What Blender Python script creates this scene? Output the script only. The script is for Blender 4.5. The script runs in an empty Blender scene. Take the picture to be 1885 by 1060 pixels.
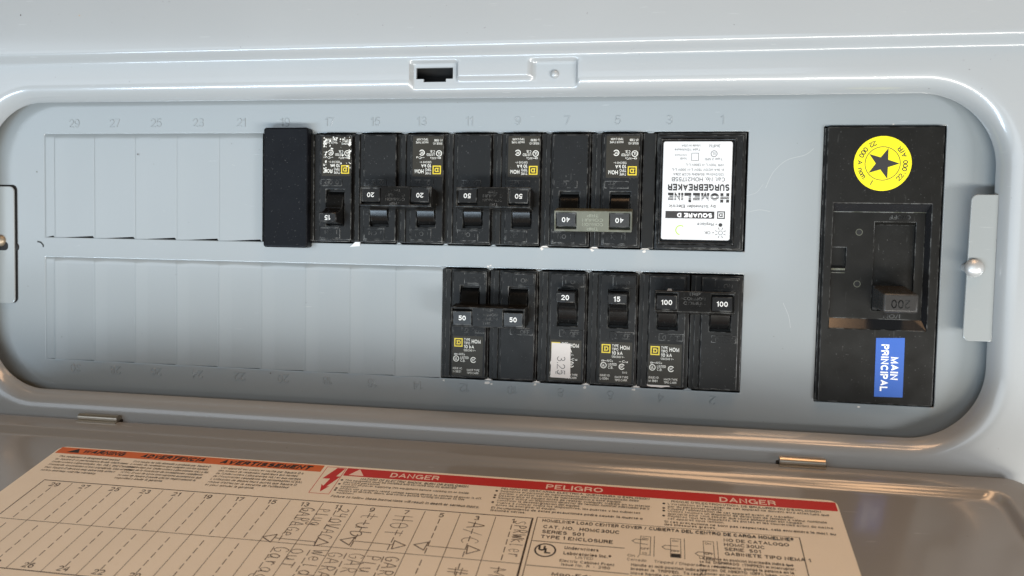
import bpy, bmesh, math, random
from mathutils import Matrix, Vector
random.seed(7)
U = 0.0254            # one inch
PI = math.pi
scene = bpy.context.scene
COL = scene.collection

# ------------------------------------------------------------------ camera, world, lights, exposure
cam_d = bpy.data.cameras.new("camera")
cam = bpy.data.objects.new("camera", cam_d); COL.objects.link(cam)
cam.location = (13.4288*U, -16.6703*U, 0.2516*U)
cam.rotation_euler = (1.51966, -0.020667, 0.177763)
cam_d.sensor_width = 36; cam_d.lens = 36*1535.87/1885
cam_d.clip_start = 0.01; cam_d.clip_end = 50
cam_d.dof.use_dof = True; cam_d.dof.focus_distance = 16.6*U; cam_d.dof.aperture_fstop = 11.0
scene.camera = cam
world = bpy.data.worlds.new("World"); scene.world = world; world.use_nodes = True
bg = world.node_tree.nodes["Background"]
bg.inputs[0].default_value = (0.80, 0.72, 0.52, 1); bg.inputs[1].default_value = 0.13

def lamp(name, loc, target, sx, sy, watts, color):
    d = bpy.data.lights.new(name, 'AREA'); d.shape = 'RECTANGLE'; d.size = sx; d.size_y = sy
    d.energy = watts; d.color = color
    o = bpy.data.objects.new(name, d); COL.objects.link(o)
    o.location = loc
    o.rotation_euler = (Vector(target)-Vector(loc)).to_track_quat('-Z', 'Y').to_euler()
    return o
TG = (0.23, 0, 0)
lamp("doorway_light", (-0.45, -2.0, 0.24), TG, 2.6, 0.66, 13.0, (0.74, 0.87, 1.0))
lamp("low_left_light", (-0.45, -1.5, -0.78), TG, 1.2, 0.24, 26.0, (0.66, 0.83, 1.0))  # added low strip, unseen, to run highlights along the ridges
lamp("low_right_light", (0.70, -1.35, -0.72), TG, 1.2, 0.14, 21.0, (1.0, 0.965, 0.88))  # second added strip, warmer, for highlights and plate gradient on the right
lamp("window_light", (1.50, -1.00, -0.50), TG, 0.36, 0.30, 15.0, (0.97, 0.98, 1.0))
lamp("ceiling_bulb", (0.62, -0.42, 0.75), (0.35, -0.15, -0.1), 0.16, 0.10, 0.8, (1.0, 0.58, 0.30))
lamp("ceiling_light", (0.55, -0.40, 1.6), (0.3, -0.25, -0.1), 1.1, 0.3, 10.0, (1.0, 0.60, 0.33))
scene.view_settings.view_transform = 'Standard'; scene.view_settings.look = 'None'
scene.view_settings.exposure = 0.0; scene.view_settings.gamma = 1
scene.render.resolution_x = 1024; scene.render.resolution_y = 576

# ------------------------------------------------------------------ materials
def mat(name, color, rough=0.5, metal=0.0, spec=0.5):
    m = bpy.data.materials.new(name); m.use_nodes = True
    b = m.node_tree.nodes["Principled BSDF"]
    b.inputs["Base Color"].default_value = (*color, 1); b.inputs["Roughness"].default_value = rough
    b.inputs["Metallic"].default_value = metal; b.inputs["Specular IOR Level"].default_value = spec
    return m
class NT:
    def __init__(s, m): s.t = m.node_tree; s.b = s.t.nodes["Principled BSDF"]
    def n(s, k, **kw):
        x = s.t.nodes.new(k)
        for a, v in kw.items(): setattr(x, a, v)
        return x
    def l(s, a, b): s.t.links.new(a, b)
    def noise(s, scale, detail=2, vec=None, rough=0.5):
        x = s.n("ShaderNodeTexNoise"); x.inputs["Scale"].default_value = scale; x.inputs["Detail"].default_value = detail
        x.inputs["Roughness"].default_value = rough
        if vec is not None: s.l(vec, x.inputs["Vector"])
        return x.outputs["Fac"]
    def ramp(s, src, a, b, ca=(0,0,0,1), cb=(1,1,1,1)):
        x = s.n("ShaderNodeValToRGB"); e = x.color_ramp.elements
        e[0].position = a; e[1].position = b; e[0].color = ca; e[1].color = cb
        s.l(src, x.inputs[0]); return x.outputs[0]
    def mix(s, fac, a, b):
        x = s.n("ShaderNodeMix", data_type='RGBA')
        for sock, v in ((x.inputs[0], fac), (x.inputs[6], a), (x.inputs[7], b)):
            if isinstance(v, (int, float)): sock.default_value = v
            elif isinstance(v, tuple): sock.default_value = (*v, 1)
            else: s.l(v, sock)
        return x.outputs[2]
    def math(s, op, a, b=0.0):
        x = s.n("ShaderNodeMath", operation=op)
        for sock, v in ((x.inputs[0], a), (x.inputs[1], b)):
            if isinstance(v, (int, float)): sock.default_value = v
            else: s.l(v, sock)
        return x.outputs[0]
    def bump(s, h, dist, strength=1.0):
        x = s.n("ShaderNodeBump"); x.inputs["Distance"].default_value = dist; x.inputs["Strength"].default_value = strength
        s.l(h, x.inputs["Height"]); s.l(x.outputs[0], s.b.inputs["Normal"]); return x
    def coord(s):
        g = s.n("ShaderNodeNewGeometry"); return g.outputs["Position"]
    def edge(s, radius):
        bv = s.n("ShaderNodeBevel"); bv.samples = 4; bv.inputs[0].default_value = radius
        g = s.n("ShaderNodeNewGeometry"); v = s.n("ShaderNodeVectorMath", operation='DOT_PRODUCT')
        s.l(bv.outputs[0], v.inputs[0]); s.l(g.outputs["True Normal"], v.inputs[1]); return v.outputs["Value"]

def enamel(name, color, rough, coat=1.0, wavy=0.6):
    m = mat(name, color, rough); t = NT(m); p = t.coord()
    t.b.inputs['Coat Weight'].default_value = coat; t.b.inputs['Coat Roughness'].default_value = 0.13
    big = t.ramp(t.noise(9, 3, p), 0.35, 0.7)
    c = t.mix(big, color, tuple(x*0.955 for x in color))
    spk = t.ramp(t.noise(620, 1, p), 0.775, 0.80)
    spk2 = t.ramp(t.noise(60, 1, p), 0.50, 0.62)
    c = t.mix(t.math('MULTIPLY', spk, t.math('MULTIPLY', spk2, 0.55)), c, (0.12, 0.10, 0.09))
    # faint light scratches
    mp = t.n("ShaderNodeMapping"); mp.inputs["Rotation"].default_value = (0, 0.7, 0); mp.inputs["Scale"].default_value = (1, 1, 16)
    t.l(p, mp.inputs[0])
    sc = t.ramp(t.noise(70, 2, mp.outputs[0]), 0.735, 0.76)
    c = t.mix(t.math('MULTIPLY', sc, 0.10), c, (0.85, 0.86, 0.86))
    t.l(c, t.b.inputs["Base Color"])
    r = t.n("ShaderNodeMapRange"); r.inputs[3].default_value = rough-0.04; r.inputs[4].default_value = rough+0.07
    t.l(t.noise(22, 4, p), r.inputs[0]); t.l(r.outputs[0], t.b.inputs["Roughness"])
    h = t.math('ADD', t.math('MULTIPLY', t.noise(900, 2, p), 0.045), t.math('MULTIPLY', t.noise(16, 2, p), wavy))
    t.bump(h, 0.0005, 0.5)
    return m
def plastic(name, color, rough, wear=0.5, dust=0.5):
    m = mat(name, color, rough, 0, 0.22); t = NT(m); p = t.coord()
    n1 = t.ramp(t.noise(70, 4, p), 0.35, 0.75)
    c = t.mix(t.math('MULTIPLY', n1, dust*0.5), color, tuple(x*1.5+0.004 for x in color))
    sp = t.ramp(t.noise(1300, 1, p), 0.73, 0.78)
    c = t.mix(t.math('MULTIPLY', sp, dust*0.5), c, (0.30, 0.30, 0.29))
    if wear > 0:
        e = t.edge(0.0006)
        em = t.ramp(e, 0.86, 0.995, (1,1,1,1), (0,0,0,1))
        wn = t.ramp(t.noise(260, 3, p), 0.46, 0.60)
        c = t.mix(t.math('MULTIPLY', t.math('MULTIPLY', em, wn), wear), c, (0.24, 0.24, 0.23))
    # fine rubbed streaks
    mp = t.n('ShaderNodeMapping'); mp.inputs['Scale'].default_value = (1, 1, 0.12); t.l(p, mp.inputs[0])
    st = t.ramp(t.noise(900, 2, mp.outputs[0]), 0.69, 0.74)
    c = t.mix(t.math('MULTIPLY', t.math('MULTIPLY', st, n1), dust*0.35), c, (0.20, 0.20, 0.19))
    t.l(c, t.b.inputs["Base Color"])
    r = t.n("ShaderNodeMapRange"); r.inputs[3].default_value = rough-0.08; r.inputs[4].default_value = rough+0.12
    t.l(t.noise(120, 3, p), r.inputs[0]); t.l(r.outputs[0], t.b.inputs["Roughness"])
    t.bump(t.noise(2600, 2, p), 0.00003, 0.35)
    return m
def paper(name, color, rough=0.55):
    m = mat(name, color, rough); t = NT(m); p = t.coord()
    c = t.mix(t.ramp(t.noise(25, 5, p), 0.3, 0.75), color, tuple(x*0.93 for x in color))
    c = t.mix(t.math('MULTIPLY', t.ramp(t.noise(1500, 2, p), 0.55, 0.75), 0.12), c, tuple(x*0.7 for x in color))
    t.l(c, t.b.inputs["Base Color"])
    t.bump(t.math('ADD', t.math('MULTIPLY', t.noise(300, 3, p), 0.06), t.noise(14, 3, p)), 0.0006, 0.5)
    return m
M = {
 'enamel': enamel("lit_trim_enamel", (0.332, 0.346, 0.352), 0.34, 1.0, 1.4),  # same paint as the plate, base lightened for the light on the trim
 'shadedenamel': enamel("shaded_door_enamel", (0.255, 0.252, 0.244), 0.30, 1.0, 3.0),  # same paint again, base darkened for the shade on the door
 'tabenamel': enamel('tab_enamel', (0.262, 0.278, 0.276), 0.32),
 'plate': enamel("plate_enamel", (0.246, 0.266, 0.272), 0.30),
 'black': plastic("black_plastic", (0.0065, 0.0063, 0.006), 0.33, 1.0, 0.5),
 'black2': plastic("satin_black_plastic", (0.0085, 0.0080, 0.007), 0.33, 0.85, 0.4),
 'gloss': plastic("glossy_black_plastic", (0.006, 0.006, 0.006), 0.18, 0.25, 0.25),
 'wallgloss': mat('glossy_recess_plastic', (0.016, 0.016, 0.017), 0.16),
 'gripgloss': plastic('rubbed_handle_plastic', (0.034, 0.032, 0.030), 0.24, 1.0, 0.6),
 'filler': plastic("filler_black_plastic", (0.004, 0.0045, 0.006), 0.30, 0.0, 0.35),
 'tie': plastic("tie_black_plastic", (0.008, 0.0076, 0.007), 0.28, 0.6, 0.25),
 'tiegrey': plastic("worn_highlight_grey", (0.085, 0.088, 0.066), 0.40, 1.0, 1.6),  # worn grey of a tie bar; also pale highlight lines on the notch lip
 'numplate': plastic("number_plate_plastic", (0.011, 0.011, 0.011), 0.34, 0.6, 0.2),
 'ratelabel': plastic("rating_label_film", (0.026, 0.023, 0.017), 0.45, 0.0, 0.3),
 'ink': mat("white_ink", (0.68, 0.67, 0.62), 0.6),
 'inknum': mat("white_number_ink", (0.62, 0.62, 0.60), 0.5),
 'yellow': mat("yellow_ink", (0.60, 0.46, 0.02), 0.5),
 'yellowfilm': paper("yellow_sticker", (0.78, 0.68, 0.0), 0.5),
 'blue': paper("blue_sticker", (0.014, 0.095, 0.42), 0.45),
 'white': mat("white_sticker_ink", (0.88, 0.88, 0.88), 0.4),
 'whiteplastic': paper("white_label_plastic", (0.62, 0.62, 0.62), 0.35),
 'blackink': mat("black_ink", (0.018, 0.016, 0.015), 0.5),
 'greyink': mat("grey_ink", (0.035, 0.035, 0.035), 0.5),
 'pencil': mat("ballpoint_ink", (0.085, 0.064, 0.052), 0.5),
 'label': paper("cream_paper_label", (0.88, 0.81, 0.69), 0.50),
 'labelwhite': paper("label_edge_white", (0.85, 0.78, 0.68), 0.5),
 'red': paper("red_print", (0.56, 0.028, 0.025), 0.5),
 'orange': paper("orange_print", (0.66, 0.150, 0.035), 0.5),
 'brownprint': mat("black_print_on_label", (0.035, 0.022, 0.014), 0.5),
 'pink': mat("print_on_red", (0.85, 0.66, 0.58), 0.5),
 'price': paper("price_sticker_paper", (0.58, 0.54, 0.51), 0.6),
 'chip': mat("bare_steel", (0.60, 0.55, 0.50), 0.5, 0.4),
 'speck': mat('dark_dirt', (0.07, 0.055, 0.05), 0.7),
 'orangespeck': mat('orange_dirt', (0.42, 0.27, 0.12), 0.6),
 'scratch': mat('scratched_enamel', (0.33, 0.345, 0.35), 0.5),
 'tielight': mat('rubbed_lettering', (0.19, 0.20, 0.15), 0.4),
 'screw': mat("zinc_steel", (0.50, 0.50, 0.49), 0.38, 0.5),
 'hinge': mat("hinge_steel", (0.46, 0.40, 0.33), 0.36, 1.0),
 'dark': mat("dark_enclosure_inside", (0.006, 0.006, 0.006), 0.8),
 'wall': paper("painted_wall", (0.6, 0.58, 0.54), 0.7),
 'green': mat("green_indicator", (0.38, 0.58, 0.0), 0.3),
}

M['tie'].node_tree.nodes['Principled BSDF'].inputs['Specular IOR Level'].default_value = 0.10
M['filler'].node_tree.nodes['Principled BSDF'].inputs['Specular IOR Level'].default_value = 0.12
M['hingedark'] = mat('tarnished_screw', (0.30, 0.24, 0.17), 0.45, 0.6)
# ------------------------------------------------------------------ mesh helpers (authored in inches)
class MB:
    def __init__(s): s.v = []; s.f = []
    def add(s, vs, fs):
        o = len(s.v); s.v += [tuple(p) for p in vs]; s.f += [tuple(i+o for i in f) for f in fs]; return s
    def box(s, x0, x1, y0, y1, z0, z1):
        return s.add([(x0,y0,z0),(x1,y0,z0),(x1,y1,z0),(x0,y1,z0),(x0,y0,z1),(x1,y0,z1),(x1,y1,z1),(x0,y1,z1)],
            [(0,3,2,1),(4,5,6,7),(0,1,5,4),(1,2,6,5),(2,3,7,6),(3,0,4,7)])
    def prism(s, poly, z0, z1):
        n = len(poly)
        return s.add([(x,y,z0) for x,y in poly]+[(x,y,z1) for x,y in poly],
            [tuple(range(n-1,-1,-1)), tuple(range(n,2*n))]+[(i,(i+1)%n,n+(i+1)%n,n+i) for i in range(n)])
    def flat(s, poly, z): 
        return s.add([(x,y,z) for x,y in poly], [tuple(range(len(poly)))])
    def xprof(s, prof, x0, x1):           # closed profile [(y,z)] counter-clockwise seen from +x, extruded along x
        n = len(prof)
        return s.add([(x0,y,z) for y,z in prof]+[(x1,y,z) for y,z in prof],
            [tuple(range(n-1,-1,-1)), tuple(range(n,2*n))]+[(i,(i+1)%n,n+(i+1)%n,n+i) for i in range(n)])
    def ring(s, cx, cy, r0, r1, z, n=28, a0=0, a1=2*PI):
        vs = []; full = abs(a1-a0-2*PI) < 1e-6
        m = n if full else n+1
        for i in range(m):
            a = a0+(a1-a0)*i/n
            vs += [(cx+r0*math.cos(a), cy+r0*math.sin(a), z), (cx+r1*math.cos(a), cy+r1*math.sin(a), z)]
        fs = []
        for i in range(n if full else n):
            j = (i+1) % m; fs.append((2*i, 2*i+1, 2*j+1, 2*j))
        return s.add(vs, fs)
    def disc(s, cx, cy, r, z, n=32): return s.flat([(cx+r*math.cos(2*PI*i/n), cy+r*math.sin(2*PI*i/n)) for i in range(n)], z)
    def frame(s, x0, x1, y0, y1, t, z):
        return s.rect(x0,x1,y0,y0+t,z).rect(x0,x1,y1-t,y1,z).rect(x0,x0+t,y0+t,y1-t,z).rect(x1-t,x1,y0+t,y1-t,z)
    def rect(s, x0, x1, y0, y1, z): return s.flat([(x0,y0),(x1,y0),(x1,y1),(x0,y1)], z)
    def line(s, pts, w, z):                # flat ribbon along a polyline
        for a, b in zip(pts, pts[1:]):
            dx, dy = b[0]-a[0], b[1]-a[1]; L = math.hypot(dx, dy) or 1e-6
            nx, ny = -dy/L*w/2, dx/L*w/2; ex, ey = dx/L*w*0.3, dy/L*w*0.3
            s.flat([(a[0]-ex-nx,a[1]-ey-ny),(b[0]+ex-nx,b[1]+ey-ny),(b[0]+ex+nx,b[1]+ey+ny),(a[0]-ex+nx,a[1]-ey+ny)], z)
            z += 0.00002
        return s
    def slab(s, xs, ys, hole, z0, z1):     # grid sheet with holes, walls at every border
        idx = {}
        def V(i, j, k):
            if (i,j,k) not in idx: idx[(i,j,k)] = len(s.v); s.v.append((xs[i], ys[j], z1 if k else z0))
            return idx[(i,j,k)]
        nx, ny = len(xs)-1, len(ys)-1
        solid = lambda i,j: 0<=i<nx and 0<=j<ny and not hole((xs[i]+xs[i+1])/2, (ys[j]+ys[j+1])/2)
        for i in range(nx):
            for j in range(ny):
                if not solid(i,j): continue
                s.f.append((V(i,j,1),V(i+1,j,1),V(i+1,j+1,1),V(i,j+1,1)))
                s.f.append((V(i,j,0),V(i,j+1,0),V(i+1,j+1,0),V(i+1,j,0)))
                if not solid(i-1,j): s.f.append((V(i,j,0),V(i,j,1),V(i,j+1,1),V(i,j+1,0)))
                if not solid(i+1,j): s.f.append((V(i+1,j,0),V(i+1,j+1,0),V(i+1,j+1,1),V(i+1,j,1)))
                if not solid(i,j-1): s.f.append((V(i,j,0),V(i+1,j,0),V(i+1,j,1),V(i,j,1)))
                if not solid(i,j+1): s.f.append((V(i,j+1,0),V(i,j+1,1),V(i+1,j+1,1),V(i+1,j+1,0)))
        return s
    def dome(s, cx, cy, r, z0, hgt, n=24, m=8):
        vs = [(cx,cy,z0+hgt)]; fs = []
        for k in range(1, m+1):
            a = PI/2*k/m
            for i in range(n): vs.append((cx+r*math.sin(a)*math.cos(2*PI*i/n), cy+r*math.sin(a)*math.sin(2*PI*i/n), z0+hgt*math.cos(a)))
        for i in range(n): fs.append((0, 1+i, 1+(i+1)%n))
        for k in range(m-1):
            for i in range(n):
                a = 1+k*n+i; b = 1+k*n+(i+1)%n; fs.append((a, a+n, b+n, b))
        return s.add(vs, fs)
    def cyl(s, cx, cy, r, z0, z1, n=24): return s.prism([(cx+r*math.cos(2*PI*i/n), cy+r*math.sin(2*PI*i/n)) for i in range(n)], z0, z1)
    def text(s, string, x, y, cap, z, align='L', rot=0.0, width=None, bold=0.0, shear=0.0, extrude=0, bevel=0, res=2, xs=1.0):
        vs, fs = glyphs(string, bold, shear, extrude/cap if cap else 0, bevel/cap if cap else 0, res)
        if not vs: return s
        w = max(p[0] for p in vs)-min(p[0] for p in vs); m0 = min(p[0] for p in vs)
        kx = cap*xs if width is None else width/w
        off = {'L':0, 'C':-w*kx/2, 'R':-w*kx}[align]
        c, sn = math.cos(rot), math.sin(rot); out = []
        for px, py, pz in vs:
            a = (px-m0)*kx+off; b = py*cap
            out.append((x+a*c-b*sn, y+a*sn+b*c, z+pz*cap))
        return s.add(out, fs)
    def build(s, name, material, parent=None, bevel=0.0, seg=2, smooth=False, label=None, ang=0.5, kind=None, smooth_angle=None):
        me = bpy.data.meshes.new(name)
        me.from_pydata([(a*U,b*U,c*U) for a,b,c in s.v], [], s.f); me.update()
        if bevel > 0 or smooth:
            bm = bmesh.new(); bm.from_mesh(me)
            if bevel > 0:
                bmesh.ops.remove_doubles(bm, verts=bm.verts, dist=1e-7)
                es = [e for e in bm.edges if len(e.link_faces) == 2 and e.calc_face_angle(0) > ang]
                res_ = bmesh.ops.bevel(bm, geom=es, offset=bevel*U, segments=seg, profile=0.5, affect='EDGES', clamp_overlap=True)
            if smooth or bevel <= 0:
                for f in bm.faces: f.smooth = True
            else:
                for f in res_['faces']: f.smooth = True
            for e in bm.edges:
                if len(e.link_faces) == 2 and e.calc_face_angle(0) > (smooth_angle or 0.7): e.smooth = False
            bm.to_mesh(me); bm.free()
        me.materials.append(M[material] if isinstance(material, str) else material)
        o = bpy.data.objects.new(name, me); COL.objects.link(o)
        if parent is not None: o.parent = parent
        if label: o["label"] = label
        if kind: o["kind"] = kind
        return o

# a plain grotesque alphabet drawn as strokes: centre lines in cap-height units
def _A(cx, cy, rx, ry, a0, a1, n=None):
    n = n or max(3, int(abs(a1-a0)/24))
    return [(cx+rx*math.cos(math.radians(a0+(a1-a0)*i/n)), cy+ry*math.sin(math.radians(a0+(a1-a0)*i/n))) for i in range(n+1)]
_bowl = lambda cx: _A(cx, .35, .26, .35, 0, 360, 14)
FONT = {
 'A':(.74,[[(0,0),(.37,1),(.74,0)],[(.13,.33),(.61,.33)]]), 'B':(.64,[[(0,0),(0,1),(.36,1)]+_A(.36,.76,.24,.24,90,-90)+[(0,.52)],[(.36,.52)]+_A(.38,.26,.26,.26,90,-90)+[(0,0)]]),
 'C':(.74,[_A(.39,.5,.39,.5,40,320)]), 'D':(.68,[[(0,0),(0,1),(.28,1)]+_A(.28,.5,.40,.5,90,-90)+[(0,0)]]),
 'E':(.58,[[(.58,0),(0,0),(0,1),(.57,1)],[(0,.52),(.52,.52)]]), 'F':(.54,[[(0,0),(0,1),(.54,1)],[(0,.51),(.47,.51)]]),
 'G':(.76,[_A(.39,.5,.39,.5,42,330)+[(.76,.1)],[(.76,.0),(.76,.46),(.43,.46)]]), 'H':(.64,[[(0,0),(0,1)],[(.64,0),(.64,1)],[(0,.52),(.64,.52)]]),
 'I':(.02,[[(.01,0),(.01,1)]]), 'J':(.46,[[(.46,1),(.46,.25)]+_A(.23,.23,.23,.23,0,-180)]), 'K':(.64,[[(0,0),(0,1)],[(.6,1),(0,.38)],[(.2,.58),(.64,0)]]),
 'L':(.52,[[(0,1),(0,0),(.52,0)]]), 'M':(.76,[[(0,0),(0,1),(.38,.05),(.76,1),(.76,0)]]), 'N':(.64,[[(0,0),(0,1),(.64,0),(.64,1)]]),
 'O':(.80,[_A(.4,.5,.4,.5,0,360,18)]), 'P':(.60,[[(0,0),(0,1),(.34,1)]+_A(.34,.73,.26,.27,90,-90)+[(0,.46)]]), 'Q':(.80,[_A(.4,.5,.4,.5,0,360,18),[(.5,.22),(.8,-.03)]]),
 'R':(.64,[[(0,0),(0,1),(.36,1)]+_A(.36,.75,.25,.25,90,-90)+[(0,.5)],[(.36,.5),(.58,.36),(.62,0)]]), 'S':(.64,[_A(.32,.755,.28,.245,25,262)+_A(.33,.26,.31,.26,82,-155)]),
 'T':(.62,[[(.31,0),(.31,1)],[(0,1),(.62,1)]]), 'U':(.64,[[(0,1),(0,.32)]+_A(.32,.32,.32,.32,180,360)+[(.64,1)]]), 'V':(.70,[[(0,1),(.35,0),(.70,1)]]),
 'W':(1.0,[[(0,1),(.25,0),(.5,.95),(.75,0),(1,1)]]), 'X':(.66,[[(0,0),(.66,1)],[(0,1),(.66,0)]]), 'Y':(.68,[[(0,1),(.34,.42),(.68,1)],[(.34,.42),(.34,0)]]), 'Z':(.60,[[(0,1),(.6,1),(0,0),(.6,0)]]),
 'a':(.50,[_A(.24,.55,.21,.18,160,0)+[(.45,0)],_A(.22,.2,.22,.2,70,290)+[(.45,.15)]]), 'b':(.52,[[(0,0),(0,1)],_bowl(.26)]), 'c':(.48,[_A(.26,.35,.26,.35,45,315)]),
 'd':(.52,[[(.52,0),(.52,1)],_bowl(.26)]), 'e':(.52,[[(.0,.38),(.52,.38)]+_A(.26,.35,.26,.35,10,310)]), 'f':(.28,[[(.1,0),(.1,.8)]+_A(.28,.8,.18,.18,180,90),[(0,.68),(.28,.68)]]),
 'g':(.52,[_bowl(.26),[(.52,.7),(.52,-.05)]+_A(.27,-.05,.25,.2,0,-150)]), 'h':(.48,[[(0,0),(0,1)],[(0,.42)]+_A(.24,.45,.24,.25,180,0)+[(.48,0)]]), 'i':(.02,[[(.01,0),(.01,.7)],[(.01,.88),(.01,1)]]),
 'j':(.1,[[(.1,.7),(.1,-.15),(0,-.25)],[(.1,.88),(.1,1)]]), 'k':(.46,[[(0,0),(0,1)],[(.44,.7),(0,.26)],[(.16,.42),(.46,0)]]), 'l':(.02,[[(.01,0),(.01,1)]]),
 'm':(.78,[[(0,0),(0,.7)],[(0,.45)]+_A(.195,.48,.195,.22,180,0)+[(.39,0)],[(.39,.45)]+_A(.585,.48,.195,.22,180,0)+[(.78,0)]]), 'n':(.48,[[(0,0),(0,.7)],[(0,.42)]+_A(.24,.45,.24,.25,180,0)+[(.48,0)]]),
 'o':(.54,[_A(.27,.35,.27,.35,0,360,14)]), 'p':(.52,[[(0,.7),(0,-.28)],_bowl(.26)]), 'q':(.52,[[(.52,.7),(.52,-.28)],_bowl(.26)]), 'r':(.28,[[(0,0),(0,.7)],[(0,.42)]+_A(.24,.45,.24,.25,180,80)]),
 's':(.44,[_A(.22,.53,.19,.17,25,262)+_A(.22,.18,.21,.18,82,-155)]), 't':(.28,[[(.12,.92),(.12,.12)]+_A(.24,.12,.12,.12,180,290),[(0,.68),(.28,.68)]]), 'u':(.48,[[(0,.7),(0,.25)]+_A(.24,.25,.24,.25,180,360)+[(.48,.7)],[(.48,.3),(.48,0)]]),
 'v':(.48,[[(0,.7),(.24,0),(.48,.7)]]), 'w':(.72,[[(0,.7),(.18,0),(.36,.66),(.54,0),(.72,.7)]]), 'x':(.46,[[(0,0),(.46,.7)],[(0,.7),(.46,0)]]), 'y':(.48,[[(0,.7),(.25,0)],[(.48,.7),(.22,-.15),(.05,-.26)]]), 'z':(.44,[[(0,.7),(.44,.7),(0,0),(.44,0)]]),
 '0':(.58,[_A(.29,.5,.29,.5,0,360,18)]), '1':(.30,[[(0,.76),(.26,1),(.26,0)]]), '2':(.58,[_A(.29,.71,.28,.29,170,-30)+[(0,0),(.58,0)]]), '3':(.58,[_A(.28,.755,.25,.245,155,-90)+[(.2,.51)],_A(.28,.265,.29,.265,85,-160)]),
 '4':(.62,[[(.46,0),(.46,1),(0,.3),(.62,.3)]]), '5':(.58,[[(.54,1),(.11,1),(.05,.5)]+_A(.28,.33,.29,.33,140,-158)]), '6':(.58,[_A(.29,.32,.29,.32,0,360,16),_A(.34,.55,.34,.45,50,180)+[(0,.32)]]),
 '7':(.56,[[(0,1),(.56,1),(.18,0)]]), '8':(.58,[_A(.29,.765,.24,.235,0,360,14),_A(.29,.27,.29,.27,0,360,16)]), '9':(.58,[_A(.29,.68,.29,.32,0,360,16),_A(.24,.45,.34,.45,-130,0)+[(.58,.68)]]),
 '.':(.06,[[(.03,0),(.03,.09)]]), ',':(.08,[[(.06,.09),(.06,0),(.0,-.14)]]), ':':(.06,[[(.03,0),(.03,.09)],[(.03,.5),(.03,.6)]]), '-':(.28,[[(0,.38),(.28,.38)]]), '\u2014':(.7,[[(0,.38),(.7,.38)]]),
 '/':(.34,[[(0,-.05),(.34,1.05)]]), "'":(.04,[[(.02,.75),(.02,1)]]), '(':(.2,[_A(.35,.42,.35,.65,130,230)]), ')':(.2,[_A(-.15,.42,.35,.65,50,-50)]), '=':(.5,[[(0,.3),(.5,.3)],[(0,.58),(.5,.58)]]),
 '~':(.5,[[(0,.35),(.14,.48),(.36,.34),(.5,.47)]]), '#':(.6,[[(.15,0),(.25,1)],[(.38,0),(.48,1)],[(0,.33),(.58,.33)],[(.03,.68),(.6,.68)]]), '\u00ae':(.5,[_A(.25,.7,.25,.28,0,360,12),[(.18,.55),(.18,.85),(.32,.8),(.2,.7),(.34,.55)]]),
}
_g = {}
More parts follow.
